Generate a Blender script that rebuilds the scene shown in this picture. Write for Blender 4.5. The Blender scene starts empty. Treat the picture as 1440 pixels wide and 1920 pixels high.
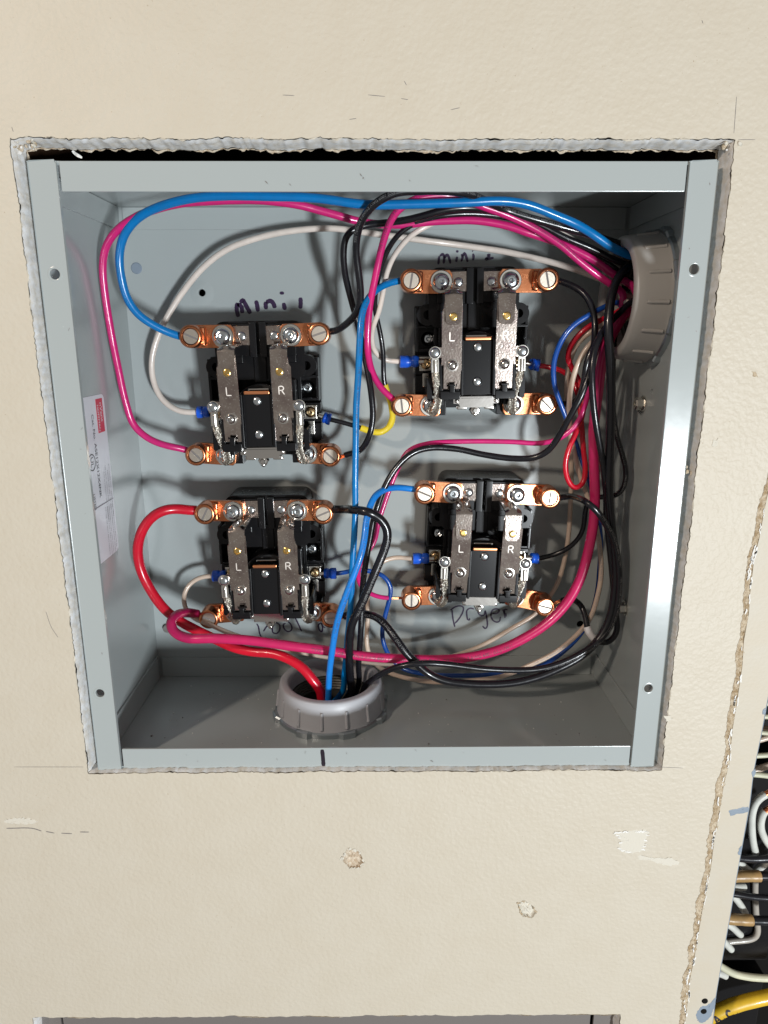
# Relay panel recessed in a painted wall: close-up scene.  Units: the numbers are millimetres, scaled by MM.
import bpy, bmesh, math, random
from mathutils import Vector, Matrix, noise
from mathutils.geometry import delaunay_2d_cdt
sc = bpy.context.scene
COL = sc.collection
MM = 0.001
rad = math.radians
WIRES = [
    {'key': 'W1', 'label': 'thick blue wire arching from the top left relay along the box top', 'col': 'blue', 'r': 2.25, 'pts': [[-104.5, 71.2, 76.4], [-110.4, 70.1, 77.6], [-115.8, 68.7, 79.5], [-121.5, 66.5, 82.4], [-130.0, 63.5, 88.6], [-135.0, 61.5, 96.7], [-136.7, 59.5, 107.9], [-136.1, 57.5, 119.1], [-131.5, 54.5, 129.3], [-122.5, 51.5, 137.2], [-109.9, 48.5, 142.0], [-92.3, 44.5, 145.1], [-72.8, 41.5, 145.8], [-53.9, 39.5, 145.2], [-27.1, 37.5, 143.9], [-3.3, 37.5, 140.9], [20.6, 37.5, 141.2], [44.5, 37.5, 142.1], [63.3, 38.5, 142.8], [77.7, 40.5, 141.2], [92.5, 42.5, 136.5], [102.8, 44.5, 133.0], [111.6, 47.5, 129.3], [124.5, 50.5, 122.4], [136.1, 54.5, 118.6], [143.9, 57.5, 117.0], [146.0, 58.0, 110.0]], 'copper': 0, 'print': (330, 520)},
    {'key': 'W2', 'label': 'pink wire running down the left side to the top left relay', 'col': 'pink', 'r': 2.05, 'pts': [[-107.9, 80.1, 8.5], [-113.8, 79.1, 11.3], [-119.5, 76.8, 13.2], [-125.3, 75.5, 14.7], [-134.8, 74.5, 19.0], [-142.5, 73.5, 27.1], [-145.0, 71.5, 39.7], [-146.3, 68.5, 60.2], [-147.0, 64.5, 80.7], [-146.8, 60.5, 100.3], [-145.8, 58.5, 113.8], [-142.0, 56.5, 124.3], [-134.9, 54.5, 131.9], [-123.1, 52.5, 138.1], [-110.9, 51.5, 141.5], [-96.5, 49.5, 143.7], [-82.5, 48.5, 144.6], [-68.9, 48.5, 145.1], [-55.3, 48.5, 144.6], [-39.2, 50.5, 142.9], [-30.1, 52.5, 140.9], [-16.9, 54.5, 137.9], [-10.1, 56.5, 136.4], [-0.8, 58.5, 135.3], [15.6, 58.5, 134.8], [29.7, 58.5, 136.4], [41.6, 58.5, 136.9], [53.4, 58.5, 136.9], [70.0, 58.5, 134.5], [80.6, 58.5, 131.1], [99.4, 60.5, 125.5], [117.8, 60.5, 117.3], [129.4, 60.5, 109.9], [140.7, 60.5, 103.6], [146.0, 64.0, 96.0]], 'copper': 0},
    {'key': 'W3', 'label': 'white wire looping from the top left relay coil to the right opening', 'col': 'white', 'r': 1.8, 'pts': [[-107.7, 88.5, 32.9], [-111.0, 88.5, 32.9], [-116.4, 88.5, 33.2], [-121.2, 88.5, 34.5], [-130.0, 90.5, 40.8], [-134.3, 91.5, 51.3], [-134.3, 91.5, 62.3], [-130.7, 91.5, 74.7], [-124.4, 91.5, 87.0], [-113.8, 91.5, 102.0], [-100.2, 90.5, 115.9], [-83.9, 89.5, 126.5], [-65.2, 89.5, 132.8], [-43.7, 89.5, 136.5], [-25.4, 89.5, 137.4], [-1.0, 89.5, 134.8], [29.7, 90.5, 130.6], [45.4, 92.5, 129.1], [60.9, 92.5, 127.1], [76.2, 90.5, 124.8], [91.0, 86.5, 120.9], [108.2, 80.5, 115.7], [122.0, 74.5, 110.3], [135.5, 68.5, 103.3], [136.0, 58.0, 95.0], [147.0, 58.0, 94.0]], 'conn': [-100.8, 88.0, 33.3]},
    {'key': 'W4', 'label': 'black wire arching over the blue wire from the top left relay', 'col': 'black', 'r': 1.95, 'pts': [[-31.4, 71.1, 82.1], [-25.4, 70.1, 79.7], [-20.3, 67.8, 81.4], [-15.3, 63.3, 84.8], [-9.5, 57.5, 91.1], [-7.9, 54.5, 98.4], [-8.5, 50.5, 108.4], [-9.7, 46.5, 118.9], [-9.2, 42.5, 126.4], [-7.1, 36.5, 132.3], [-3.2, 31.5, 137.2], [2.0, 28.5, 141.0], [11.3, 27.5, 144.9], [21.9, 28.5, 145.8], [32.9, 30.5, 146.2], [44.2, 33.5, 145.6], [57.3, 42.5, 143.3], [66.5, 48.5, 140.8], [75.1, 49.5, 138.1], [95.0, 51.5, 133.0], [113.4, 53.5, 128.8], [125.9, 55.5, 125.4], [141.3, 58.5, 121.7], [146.0, 62.0, 114.0]], 'print': (60, 210), 'copper': 0},
    {'key': 'W5', 'label': 'black wire hanging behind the blue wires to the lower terminal of the top left relay', 'col': 'black', 'r': 1.8, 'pts': [[-24.5, 80.0, 4.9], [-18.4, 79.1, 8.0], [-12.7, 75.4, 9.9], [-8.2, 70.7, 12.6], [-3.3, 66.5, 22.0], [-1.4, 66.5, 31.9], [-2.3, 66.5, 44.4], [-4.3, 68.5, 56.9], [-6.7, 70.5, 68.8], [-9.6, 70.5, 82.9], [-12.4, 68.5, 94.3], [-14.8, 64.5, 103.7], [-16.5, 60.5, 112.0], [-16.7, 56.5, 122.9], [-14.8, 54.5, 129.0], [-10.6, 54.5, 132.4], [-2.5, 55.5, 134.4], [6.2, 54.5, 135.0], [17.8, 51.5, 136.1], [28.9, 48.5, 138.7], [37.6, 47.5, 140.6], [48.9, 48.5, 141.3], [66.2, 54.5, 139.9], [83.9, 57.5, 135.7], [101.6, 58.5, 127.9], [116.5, 59.5, 122.9], [131.7, 60.5, 116.5], [142.6, 61.5, 112.2], [146.0, 66.0, 106.0]], 'copper': 0},
    {'key': 'W6', 'label': 'pink wire dropping to the lower left terminal of the upper right relay', 'col': 'pink', 'r': 1.9, 'pts': [[16.0, 79.9, 35.9], [10.2, 79.1, 41.3], [3.3, 75.0, 48.0], [-1.9, 69.1, 57.8], [-4.2, 62.5, 70.4], [-4.0, 60.5, 83.3], [-2.8, 57.5, 94.4], [-1.0, 54.5, 103.6], [2.5, 50.5, 118.8], [6.1, 46.5, 129.7], [9.3, 43.5, 136.4], [13.8, 41.5, 140.8], [20.0, 41.5, 144.1], [28.3, 41.5, 145.8], [39.7, 42.5, 146.0], [48.2, 45.5, 144.3], [55.9, 47.5, 141.6], [68.2, 49.5, 137.9], [82.7, 51.5, 132.2], [97.4, 52.5, 124.0], [106.6, 53.5, 117.2], [116.5, 54.5, 110.5], [127.1, 56.5, 104.1], [135.4, 58.5, 99.0], [135.0, 60.0, 92.0], [147.0, 60.0, 90.0]], 'print': (90, 260), 'copper': 0},
    {'key': 'W7', 'label': 'white wire curving to the left coil terminal of the upper right relay', 'col': 'white', 'r': 1.5, 'pts': [[15.2, 88.5, 62.7], [11.4, 88.5, 62.8], [4.3, 87.5, 64.0], [-0.4, 85.5, 68.7], [-2.2, 82.5, 76.1], [-0.9, 79.5, 83.0], [2.5, 76.5, 91.5], [4.6, 73.5, 100.9], [6.1, 70.5, 110.0], [9.6, 67.5, 118.9], [15.0, 64.5, 126.0], [21.1, 61.5, 131.3], [27.7, 61.5, 134.7], [34.9, 63.5, 138.2], [42.0, 63.5, 140.3], [53.8, 62.5, 142.0], [61.7, 61.5, 141.3], [79.1, 62.5, 138.8], [100.0, 64.5, 131.9], [115.7, 66.5, 123.2], [134.4, 66.5, 108.8], [136.0, 68.0, 100.0], [147.0, 68.0, 99.0]], 'conn': [25.7, 87.7, 62.8], 'print': (395, 470)},
    {'key': 'W8', 'label': 'thin black wire ending in yellow tape beside the top left relay', 'col': 'black', 'r': 1.45, 'pts': [[-28.2, 87.5, 28.6], [-23.0, 87.5, 27.3], [-18.5, 87.5, 26.3], [-14.6, 87.5, 25.0], [-9.1, 87.5, 23.4], [-4.2, 87.5, 21.4], [2.3, 87.5, 20.1], [7.9, 87.5, 23.3], [10.1, 86.5, 29.6], [9.1, 85.5, 37.7], [6.8, 84.5, 44.2], [4.6, 83.5, 51.5], [4.3, 82.5, 59.3], [4.3, 82.5, 66.0], [3.1, 81.5, 76.1], [1.6, 79.5, 83.9], [-0.2, 76.5, 92.3], [0.1, 72.5, 100.8], [2.5, 68.5, 111.8], [6.0, 64.5, 121.4], [8.6, 62.5, 125.5], [12.5, 59.5, 129.9], [18.1, 58.5, 133.8], [24.6, 57.5, 136.5], [35.6, 55.5, 138.8], [49.7, 56.5, 140.0], [73.0, 60.5, 138.0], [97.2, 64.5, 131.1], [118.8, 66.5, 121.2], [137.4, 66.5, 108.8], [136.0, 74.0, 104.0], [147.0, 74.0, 103.0]], 'conn': [-32.0, 87.7, 29.9], 'yellow': [4.0, 10.9]},
    {'key': 'W9', 'label': 'blue wire falling straight between the relays into the bottom bushing', 'col': 'blue', 'r': 1.85, 'pts': [[19.7, 71.2, 108.7], [14.0, 70.1, 107.4], [7.5, 67.4, 105.9], [0.2, 61.7, 101.6], [-4.7, 55.5, 95.7], [-7.3, 52.5, 88.1], [-8.2, 50.5, 79.8], [-9.3, 48.5, 57.9], [-10.6, 47.5, 40.8], [-11.2, 46.5, 14.4], [-11.6, 46.5, -0.7], [-11.9, 47.5, -16.4], [-12.7, 47.5, -32.1], [-13.5, 47.5, -48.2], [-14.7, 48.5, -70.6], [-16.3, 50.5, -85.3], [-18.0, 54.5, -103.4], [-19.2, 56.5, -116.8], [-20.5, 58.5, -126.8], [-21.6, 62.5, -140.0], [-28.0, 65.0, -150.0]], 'copper': 0, 'print': (20, 110)},
    {'key': 'W10', 'label': 'light blue wire bending down in front of all others into the bottom bushing', 'col': 'lightblue', 'r': 1.9, 'pts': [[30.5, 70.9, -12.1], [22.4, 70.1, -11.3], [12.9, 66.0, -9.3], [4.9, 57.7, -8.8], [-0.9, 48.5, -11.1], [-3.9, 43.5, -16.7], [-5.7, 39.5, -24.0], [-6.3, 36.5, -30.6], [-8.7, 33.5, -41.1], [-13.3, 32.5, -53.6], [-18.6, 32.5, -68.3], [-22.2, 33.5, -80.4], [-25.1, 35.5, -95.5], [-27.6, 39.5, -113.4], [-29.2, 44.5, -130.1], [-30.1, 48.5, -141.3], [-30.0, 52.0, -150.0]], 'print': (40, 150), 'copper': 0},
    {'key': 'W11', 'label': 'glossy black wire bending from the lower left relay into the bottom bushing', 'col': 'black', 'r': 2.5, 'pts': [[-32.1, 71.1, -23.7], [-25.3, 70.1, -23.5], [-19.2, 66.0, -22.5], [-13.1, 47.3, -18.2], [-5.4, 40.5, -17.5], [1.5, 42.5, -21.4], [6.0, 43.5, -27.6], [6.6, 43.5, -34.2], [4.7, 43.5, -41.2], [1.4, 42.5, -49.2], [-4.2, 41.5, -62.1], [-10.2, 41.5, -75.9], [-14.4, 42.5, -85.3], [-16.2, 44.5, -97.0], [-16.6, 48.5, -112.8], [-16.3, 53.5, -126.8], [-15.9, 57.5, -137.7], [-22.0, 63.0, -150.0]], 'print': (60, 140), 'copper': 0},
    {'key': 'W12', 'label': 'black wire sweeping from the upper right relay across to the bottom bushing', 'col': 'black', 'r': 1.8, 'pts': [[93.8, 71.1, 108.8], [100.0, 70.1, 108.0], [105.3, 67.4, 106.0], [109.7, 63.3, 103.5], [113.8, 59.5, 99.7], [117.1, 57.5, 94.3], [119.4, 56.5, 87.3], [119.7, 54.5, 78.8], [118.5, 50.5, 70.4], [116.6, 46.5, 60.6], [113.7, 44.5, 51.7], [111.6, 44.5, 45.1], [107.2, 46.5, 35.3], [103.0, 50.5, 24.5], [97.7, 54.5, 14.3], [91.0, 57.5, 9.8], [78.7, 60.5, 9.0], [60.4, 62.5, 11.5], [47.9, 62.5, 14.1], [31.8, 61.5, 14.9], [22.2, 60.5, 12.6], [15.1, 59.5, 7.5], [8.6, 58.5, -0.7], [4.0, 57.5, -9.7], [0.9, 57.5, -18.9], [-1.7, 56.5, -27.6], [-3.3, 55.5, -36.1], [-5.8, 53.5, -48.6], [-7.8, 51.5, -60.5], [-8.8, 50.5, -71.4], [-9.2, 49.5, -84.2], [-10.4, 50.5, -102.6], [-11.3, 54.5, -119.4], [-11.3, 59.5, -132.9], [-17.0, 68.0, -150.0]], 'copper': 0, 'print': (270, 330)},
    {'key': 'W13', 'label': 'thin pink wire from the right bundle to the lower right relay lower left terminal', 'col': 'pink', 'r': 1.45, 'pts': [[18.2, 80.1, -84.4], [10.8, 79.0, -84.0], [3.6, 76.4, -82.6], [-4.0, 72.3, -78.5], [-9.5, 67.5, -72.1], [-11.4, 65.5, -65.4], [-9.6, 62.5, -54.9], [-5.0, 60.5, -47.5], [-0.5, 61.5, -40.2], [1.1, 63.5, -31.8], [3.7, 64.5, -22.6], [6.9, 65.5, -12.7], [10.1, 66.5, -3.9], [13.5, 66.5, 4.0], [17.2, 66.5, 11.0], [22.5, 66.5, 14.7], [32.1, 66.5, 17.2], [45.2, 66.5, 18.1], [60.7, 66.5, 18.1], [79.3, 65.5, 17.6], [95.3, 64.5, 17.0], [103.6, 62.5, 19.2], [109.9, 60.5, 23.4], [115.6, 59.5, 30.6], [118.1, 58.5, 38.2], [119.7, 58.5, 46.3], [120.4, 58.5, 57.2], [122.1, 59.5, 67.3], [125.6, 60.5, 75.9], [131.8, 61.5, 84.5], [140.5, 62.5, 90.8], [146.0, 66.0, 86.0]], 'copper': 3},
    {'key': 'W14', 'label': 'very thick pink wire looping around the bottom right from the lower left relay', 'col': 'magenta', 'r': 2.95, 'pts': [[-108.4, 80.1, -97.1], [-114.6, 79.1, -94.6], [-119.0, 71.0, -90.2], [-121.4, 60.3, -86.8], [-122.8, 51.5, -87.2], [-121.6, 48.5, -91.4], [-117.4, 46.5, -93.9], [-111.9, 45.5, -95.6], [-96.5, 44.5, -95.5], [-73.0, 44.5, -97.0], [-49.6, 45.5, -101.4], [-26.0, 47.5, -106.0], [-5.3, 49.5, -110.2], [12.8, 51.5, -113.0], [26.2, 52.5, -114.0], [43.5, 52.5, -113.7], [63.0, 52.5, -111.0], [79.0, 52.5, -105.8], [94.8, 52.5, -96.8], [106.2, 52.5, -87.1], [114.5, 52.5, -76.6], [120.1, 52.5, -64.8], [123.1, 52.5, -53.1], [125.1, 52.5, -40.6], [126.2, 52.5, -29.9], [126.1, 52.5, -16.9], [125.1, 52.5, -3.7], [123.9, 52.5, 9.3], [122.2, 52.5, 28.1], [122.5, 52.5, 40.0], [123.5, 53.5, 51.0], [124.5, 54.5, 62.0], [127.5, 56.5, 73.1], [132.4, 58.5, 82.5], [138.7, 59.5, 91.5], [145.7, 60.5, 96.3], [147.0, 60.0, 86.0]], 'print': (120, 300), 'copper': 0},
    {'key': 'W15', 'label': 'very thick red wire curving from the lower left relay into the bottom bushing', 'col': 'red', 'r': 3, 'pts': [[-99.9, 70.9, -24.1], [-108.0, 70.1, -23.9], [-112.7, 67.8, -23.0], [-117.9, 64.1, -21.4], [-124.0, 61.5, -21.4], [-130.9, 60.5, -24.6], [-137.5, 60.5, -32.1], [-142.0, 61.5, -43.9], [-142.3, 62.5, -57.6], [-138.2, 62.5, -70.3], [-130.5, 61.5, -82.4], [-120.5, 60.5, -91.4], [-109.6, 60.5, -98.2], [-99.1, 60.5, -103.6], [-88.6, 59.5, -108.2], [-75.9, 57.5, -110.5], [-63.3, 54.5, -110.2], [-53.9, 51.5, -112.3], [-45.1, 49.5, -117.4], [-38.8, 48.5, -125.1], [-34.2, 49.5, -133.5], [-35.0, 55.0, -150.0]], 'copper': 0},
    {'key': 'W16', 'label': 'cream wire from the lower left relay coil passing below and up the right side', 'col': 'cream', 'r': 1.5, 'pts': [[-104.9, 88.5, -72.1], [-108.0, 88.5, -72.1], [-112.8, 88.5, -72.8], [-118.2, 87.5, -75.0], [-122.4, 85.5, -79.3], [-124.0, 83.5, -85.5], [-121.4, 79.5, -92.3], [-115.5, 76.5, -96.5], [-107.7, 74.5, -98.6], [-93.4, 72.5, -104.7], [-80.2, 72.5, -109.6], [-56.7, 72.5, -116.3], [-22.9, 74.5, -124.2], [11.5, 76.5, -128.8], [32.4, 78.5, -128.0], [50.0, 80.5, -125.3], [67.5, 82.5, -119.5], [89.1, 84.5, -107.0], [102.4, 86.5, -99.7], [113.0, 87.5, -86.4], [117.9, 88.5, -76.8], [120.4, 88.5, -65.9], [122.2, 88.5, -51.2], [122.6, 88.5, -36.4], [122.1, 87.5, -18.1], [120.6, 85.5, -2.5], [117.8, 82.5, 17.8], [113.8, 78.5, 37.5], [111.6, 74.5, 51.8], [111.3, 70.5, 62.6], [113.3, 66.5, 72.2], [118.8, 62.5, 79.1], [130.2, 61.5, 86.0], [141.9, 62.5, 91.6], [146.0, 66.0, 82.0]], 'conn': [-96.5, 88.0, -71.6]},
    {'key': 'W17', 'label': 'blue wire dipping below the pink wire and up inside the right bundle', 'col': 'darkblue', 'r': 1.5, 'pts': [[-26.5, 87.5, -70.3], [-22.7, 87.5, -70.3], [-17.4, 85.5, -68.2], [-8.8, 82.5, -66.5], [-2.0, 80.5, -66.9], [3.0, 78.5, -68.0], [7.1, 78.5, -72.0], [9.1, 78.5, -78.4], [7.0, 78.5, -88.9], [4.7, 78.5, -98.0], [3.3, 77.5, -106.8], [4.3, 76.5, -114.8], [7.7, 74.5, -122.1], [16.3, 74.5, -131.2], [27.8, 75.5, -135.2], [53.3, 76.5, -137.0], [81.2, 76.5, -136.0], [105.3, 76.5, -131.2], [121.4, 74.5, -119.0], [131.8, 72.5, -103.4], [137.3, 70.5, -81.0], [137.4, 68.5, -59.2], [135.5, 67.5, -38.5], [132.0, 67.5, -21.8], [127.1, 67.5, -7.1], [122.5, 68.5, 4.3], [117.8, 69.5, 16.5], [111.7, 68.5, 29.2], [106.5, 67.5, 39.5], [102.3, 65.5, 48.8], [100.4, 63.5, 58.4], [100.6, 61.5, 66.4], [102.6, 59.5, 74.0], [106.1, 58.5, 80.3], [111.6, 58.5, 85.3], [117.0, 58.5, 88.4], [123.2, 59.5, 91.6], [134.4, 61.5, 95.6], [138.0, 62.0, 90.0], [147.0, 62.0, 90.0]], 'conn': [-33.7, 87.7, -70.4]},
    {'key': 'W18', 'label': 'printed cream wire from the lower right relay coil down and up the right side', 'col': 'cream', 'r': 1.5, 'pts': [[24.0, 88.5, -60.8], [21.2, 88.5, -60.8], [13.7, 88.5, -60.0], [6.5, 87.5, -61.1], [-0.3, 85.5, -64.7], [-4.1, 84.5, -71.2], [-5.6, 83.5, -81.7], [-5.7, 82.5, -99.6], [-6.5, 81.5, -114.1], [-5.1, 79.5, -122.6], [-1.0, 77.5, -129.2], [8.0, 74.5, -134.2], [20.8, 72.5, -137.4], [38.7, 71.5, -139.2], [59.7, 71.5, -138.6], [80.1, 70.5, -134.8], [95.4, 68.5, -127.1], [112.1, 65.5, -116.1], [125.4, 62.5, -101.4], [131.7, 61.5, -90.7], [134.6, 60.5, -77.1], [135.9, 60.5, -63.3], [134.3, 61.5, -46.7], [131.3, 63.5, -32.3], [127.0, 66.5, -18.3], [121.5, 68.5, -4.1], [116.9, 69.5, 11.8], [113.2, 68.5, 26.1], [111.5, 66.5, 38.7], [111.2, 64.5, 48.8], [112.5, 62.5, 58.5], [115.2, 61.5, 66.4], [118.7, 60.5, 72.5], [129.1, 61.5, 80.8], [140.7, 62.5, 88.2], [146.0, 70.0, 80.0]], 'conn': [33.8, 87.7, -60.6], 'print': (200, 330)},
    {'key': 'W19', 'label': 'red wire from the upper right relay coil ending in a hanging loop', 'col': 'red', 'r': 1.55, 'pts': [[97.7, 88.5, 60.4], [101.4, 87.5, 59.8], [106.5, 84.5, 58.7], [111.2, 80.5, 57.0], [115.2, 75.5, 52.6], [117.8, 71.5, 44.3], [119.5, 67.5, 29.3], [121.0, 64.5, 14.1], [122.2, 62.5, 1.9], [120.9, 61.5, -6.8], [116.1, 60.5, -9.4], [111.4, 59.5, -3.8], [109.2, 58.5, 6.8], [111.1, 58.5, 16.0], [114.6, 59.5, 23.6], [118.2, 61.5, 33.1], [118.7, 63.5, 42.0], [116.4, 66.5, 52.3], [112.2, 68.5, 59.7], [108.8, 66.5, 65.7], [110.2, 64.5, 73.1], [113.5, 62.5, 78.3], [118.3, 61.5, 82.8], [130.3, 62.5, 88.3], [140.6, 63.5, 93.1], [146.0, 72.0, 86.0]], 'conn': [92.4, 87.5, 61.4]},
    {'key': 'W20', 'label': 'black wire running up from the lower right terminal of the upper right relay', 'col': 'black', 'r': 1.75, 'pts': [[100.0, 80.0, 37.7], [106.7, 79.1, 38.9], [111.1, 75.4, 38.7], [114.3, 69.1, 39.6], [116.4, 62.5, 44.5], [117.1, 59.5, 52.7], [116.9, 57.5, 60.1], [118.5, 57.5, 67.4], [122.1, 58.5, 74.5], [128.6, 60.5, 82.5], [139.0, 62.5, 90.2], [146.0, 74.0, 92.0]], 'copper': 0},
    {'key': 'W21', 'label': 'thick black wire hooking out of the right bushing, reaching the lower left relay', 'col': 'black', 'r': 2.45, 'pts': [[-27.5, 80.0, -99.0], [-20.6, 79.1, -96.2], [-14.0, 74.6, -93.0], [-7.7, 67.5, -90.0], [-0.7, 60.5, -88.9], [5.4, 54.5, -91.6], [11.4, 48.5, -97.6], [18.4, 46.5, -107.5], [24.6, 46.5, -114.2], [30.2, 47.5, -120.0], [39.7, 47.5, -125.0], [62.6, 46.5, -127.5], [82.7, 46.5, -126.5], [98.7, 46.5, -122.4], [110.7, 46.5, -116.8], [124.0, 47.5, -108.9], [134.1, 48.5, -98.0], [139.8, 49.5, -84.7], [141.5, 50.5, -66.5], [139.3, 50.5, -46.6], [135.5, 49.5, -26.9], [131.8, 47.5, -4.5], [130.0, 45.5, 14.1], [128.6, 44.5, 34.9], [126.9, 43.5, 52.3], [125.0, 43.5, 69.1], [123.7, 44.5, 82.9], [124.7, 47.5, 93.8], [126.9, 50.5, 102.7], [131.2, 54.5, 109.2], [136.5, 58.5, 113.9], [137.0, 70.0, 108.0], [147.0, 70.0, 105.0]], 'print': (10, 90), 'copper': 0},
    {'key': 'W22', 'label': 'black wire from the upper terminal of the lower right relay round into the bottom bushing', 'col': 'black', 'r': 1.85, 'pts': [[103.6, 71.1, -18.4], [109.8, 70.1, -17.0], [114.6, 66.5, -15.0], [116.7, 56.1, -13.6], [118.9, 42.5, -13.5], [125.0, 41.5, -18.8], [131.4, 43.5, -27.5], [137.6, 46.5, -38.5], [141.2, 47.5, -52.2], [143.1, 48.5, -67.4], [141.6, 48.5, -84.3], [135.9, 47.5, -96.8], [124.1, 45.5, -105.9], [109.9, 44.5, -113.0], [97.3, 44.5, -116.4], [78.0, 44.5, -117.0], [61.8, 43.5, -115.3], [42.5, 42.5, -112.2], [29.0, 41.5, -110.6], [16.4, 42.5, -112.4], [7.2, 45.5, -117.1], [-0.8, 48.5, -123.5], [-7.2, 54.5, -132.1], [-10.0, 60.0, -145.0], [-12.0, 60.0, -151.0]], 'print': (40, 200), 'copper': 0},
    {'key': 'W23', 'label': 'black wire with a white tape end from the lower terminal of the lower right relay', 'col': 'black', 'r': 1.8, 'pts': [[107.3, 79.8, -92.5], [117.1, 79.0, -86.7], [119.9, 74.6, -83.9], [123.4, 68.3, -82.2], [126.2, 62.5, -84.1], [128.1, 59.5, -89.9], [128.9, 56.5, -96.3], [133.0, 54.5, -102.1], [138.7, 54.5, -104.6], [143.5, 54.5, -102.5], [146.6, 55.5, -96.6], [145.4, 56.5, -85.9], [142.4, 56.5, -68.7], [138.0, 55.5, -44.9], [133.8, 53.5, -24.8], [131.4, 50.5, -9.8], [127.3, 46.5, 7.0], [120.5, 42.5, 29.4], [117.4, 41.5, 44.8], [115.6, 41.5, 60.8], [117.7, 44.5, 71.9], [122.6, 48.5, 80.2], [131.6, 53.5, 89.1], [142.8, 57.5, 97.0], [147.0, 56.0, 92.0]], 'copper': 3, 'white': [5.6, 7.0]},
    {'key': 'W24', 'label': 'thin black wire from the lower right relay coil with a loop at the right', 'col': 'black', 'r': 1.55, 'pts': [[103.6, 88.5, -61.1], [108.8, 87.5, -59.8], [118.3, 85.5, -55.6], [124.8, 82.5, -49.0], [127.9, 80.5, -42.9], [128.9, 78.5, -36.5], [128.6, 76.5, -27.4], [129.5, 74.5, -20.2], [132.5, 66.5, -15.7], [138.4, 60.5, -14.0], [142.2, 57.5, -11.1], [144.1, 56.5, -4.9], [144.2, 56.5, 1.4], [141.9, 57.5, 10.2], [138.0, 58.5, 20.9], [134.9, 58.5, 33.4], [133.1, 58.5, 51.3], [132.4, 59.5, 68.7], [133.2, 60.5, 80.2], [138.8, 61.5, 88.8], [146.0, 74.0, 88.0]], 'conn': [98.9, 87.5, -60.4], 'print': (60, 130)},
]
INK = {
    'mini1': [(2.6, [(-83.8, 97.3), (-84.4, 93.8), (-83.7, 89.0)]), (2.6, [(-83.9, 96.6), (-81.6, 95.2), (-81.1, 91.2)]), (2.6, [(-82.2, 97.3), (-80.4, 98.6), (-78.4, 95.2), (-76.1, 91.0)]), (2.6, [(-72.5, 98.6), (-71.9, 95.9), (-71.5, 92.1)]), (2.6, [(-66.7, 97.9), (-66.6, 93.4)]), (2.6, [(-66.4, 97.6), (-63.5, 98.3), (-61.8, 96.5), (-61.2, 94.1)]), (2.6, [(-56.6, 103.8), (-56.6, 102.0)]), (2.6, [(-55.8, 97.2), (-55.1, 93.1)]), (2.6, [(-45.5, 100.3), (-45.4, 97.2), (-45.8, 93.8)])],
    'mini2': [(1.5, [(38.3, 123.9), (37.8, 119.2)]), (1.5, [(38.6, 123.9), (40.5, 125.0), (41.3, 122.7), (40.9, 119.7)]), (1.5, [(41.3, 122.7), (43.0, 124.7), (44.2, 123.0), (45.1, 119.7)]), (1.5, [(49.1, 127.2), (49.0, 125.9)]), (1.5, [(49.1, 123.6), (48.5, 120.6)]), (1.5, [(51.4, 125.0), (52.3, 123.6), (51.5, 120.9)]), (1.5, [(52.3, 123.6), (53.4, 125.6), (54.5, 123.5), (55.4, 120.6)]), (1.5, [(58.1, 127.1), (58.6, 126.8)]), (1.5, [(58.5, 125.3), (58.9, 123.5), (58.5, 121.5)]), (1.5, [(66.9, 124.4), (68.5, 124.7), (67.9, 123.5), (66.1, 122.1), (68.2, 122.4), (71.0, 123.0)])],
    'pool': [(1.0, [(-81.9, -112.2), (-80.9, -114.2), (-80.2, -119.4), (-79.0, -122.6)]), (1.0, [(-77.6, -117.9), (-74.3, -113.3), (-71.5, -111.8)]), (1.0, [(-69.7, -112.3), (-71.4, -115.5), (-70.9, -118.9), (-68.6, -119.4), (-66.5, -117.0), (-66.5, -113.1), (-68.7, -111.6), (-70.4, -112.8)]), (1.0, [(-62.2, -111.9), (-63.8, -113.1), (-63.0, -116.5), (-60.4, -118.2), (-58.2, -116.5), (-58.8, -112.6), (-60.5, -110.9)]), (1.0, [(-55.9, -107.3), (-53.4, -113.1), (-51.5, -118.0)]), (1.0, [(-37.9, -111.5), (-40.0, -113.7), (-38.9, -117.6), (-37.8, -118.4), (-37.1, -115.7), (-37.9, -112.0), (-36.6, -114.7), (-35.2, -115.4)])],
    'dryer': [(1.1, [(51.1, -102.8), (51.8, -108.9), (53.3, -115.3)]), (1.1, [(50.0, -103.0), (53.5, -100.5), (57.0, -100.0), (58.8, -101.3), (58.2, -105.1), (55.5, -110.0), (53.3, -112.7)]), (1.1, [(66.1, -102.3), (63.4, -101.7), (61.3, -103.2), (61.3, -107.0), (62.2, -110.1), (63.3, -110.1), (63.1, -108.9)]), (1.1, [(68.6, -104.6), (70.3, -106.7), (72.8, -106.9), (73.7, -103.3)]), (1.1, [(73.7, -103.3), (75.0, -109.0), (75.4, -115.1), (74.2, -116.6), (72.2, -114.7)]), (1.1, [(78.7, -105.6), (81.6, -105.6), (83.3, -103.7), (81.8, -102.2), (79.0, -102.9), (77.7, -106.3), (78.9, -110.1), (81.5, -111.9), (83.6, -111.3), (84.3, -107.9)]), (1.1, [(85.7, -102.6), (86.9, -106.0), (87.4, -109.0)]), (1.1, [(86.9, -106.0), (87.1, -102.6), (88.9, -103.0)]), (1.1, [(87.8, -105.3), (88.2, -107.9)])],
}
RELAYS = [(-66.6, 22.9, 0.88), (57.2, 52.3, 0.90), (-66.7, -79.9, 0.49), (64.3, -69.7, -1.42)]
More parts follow.
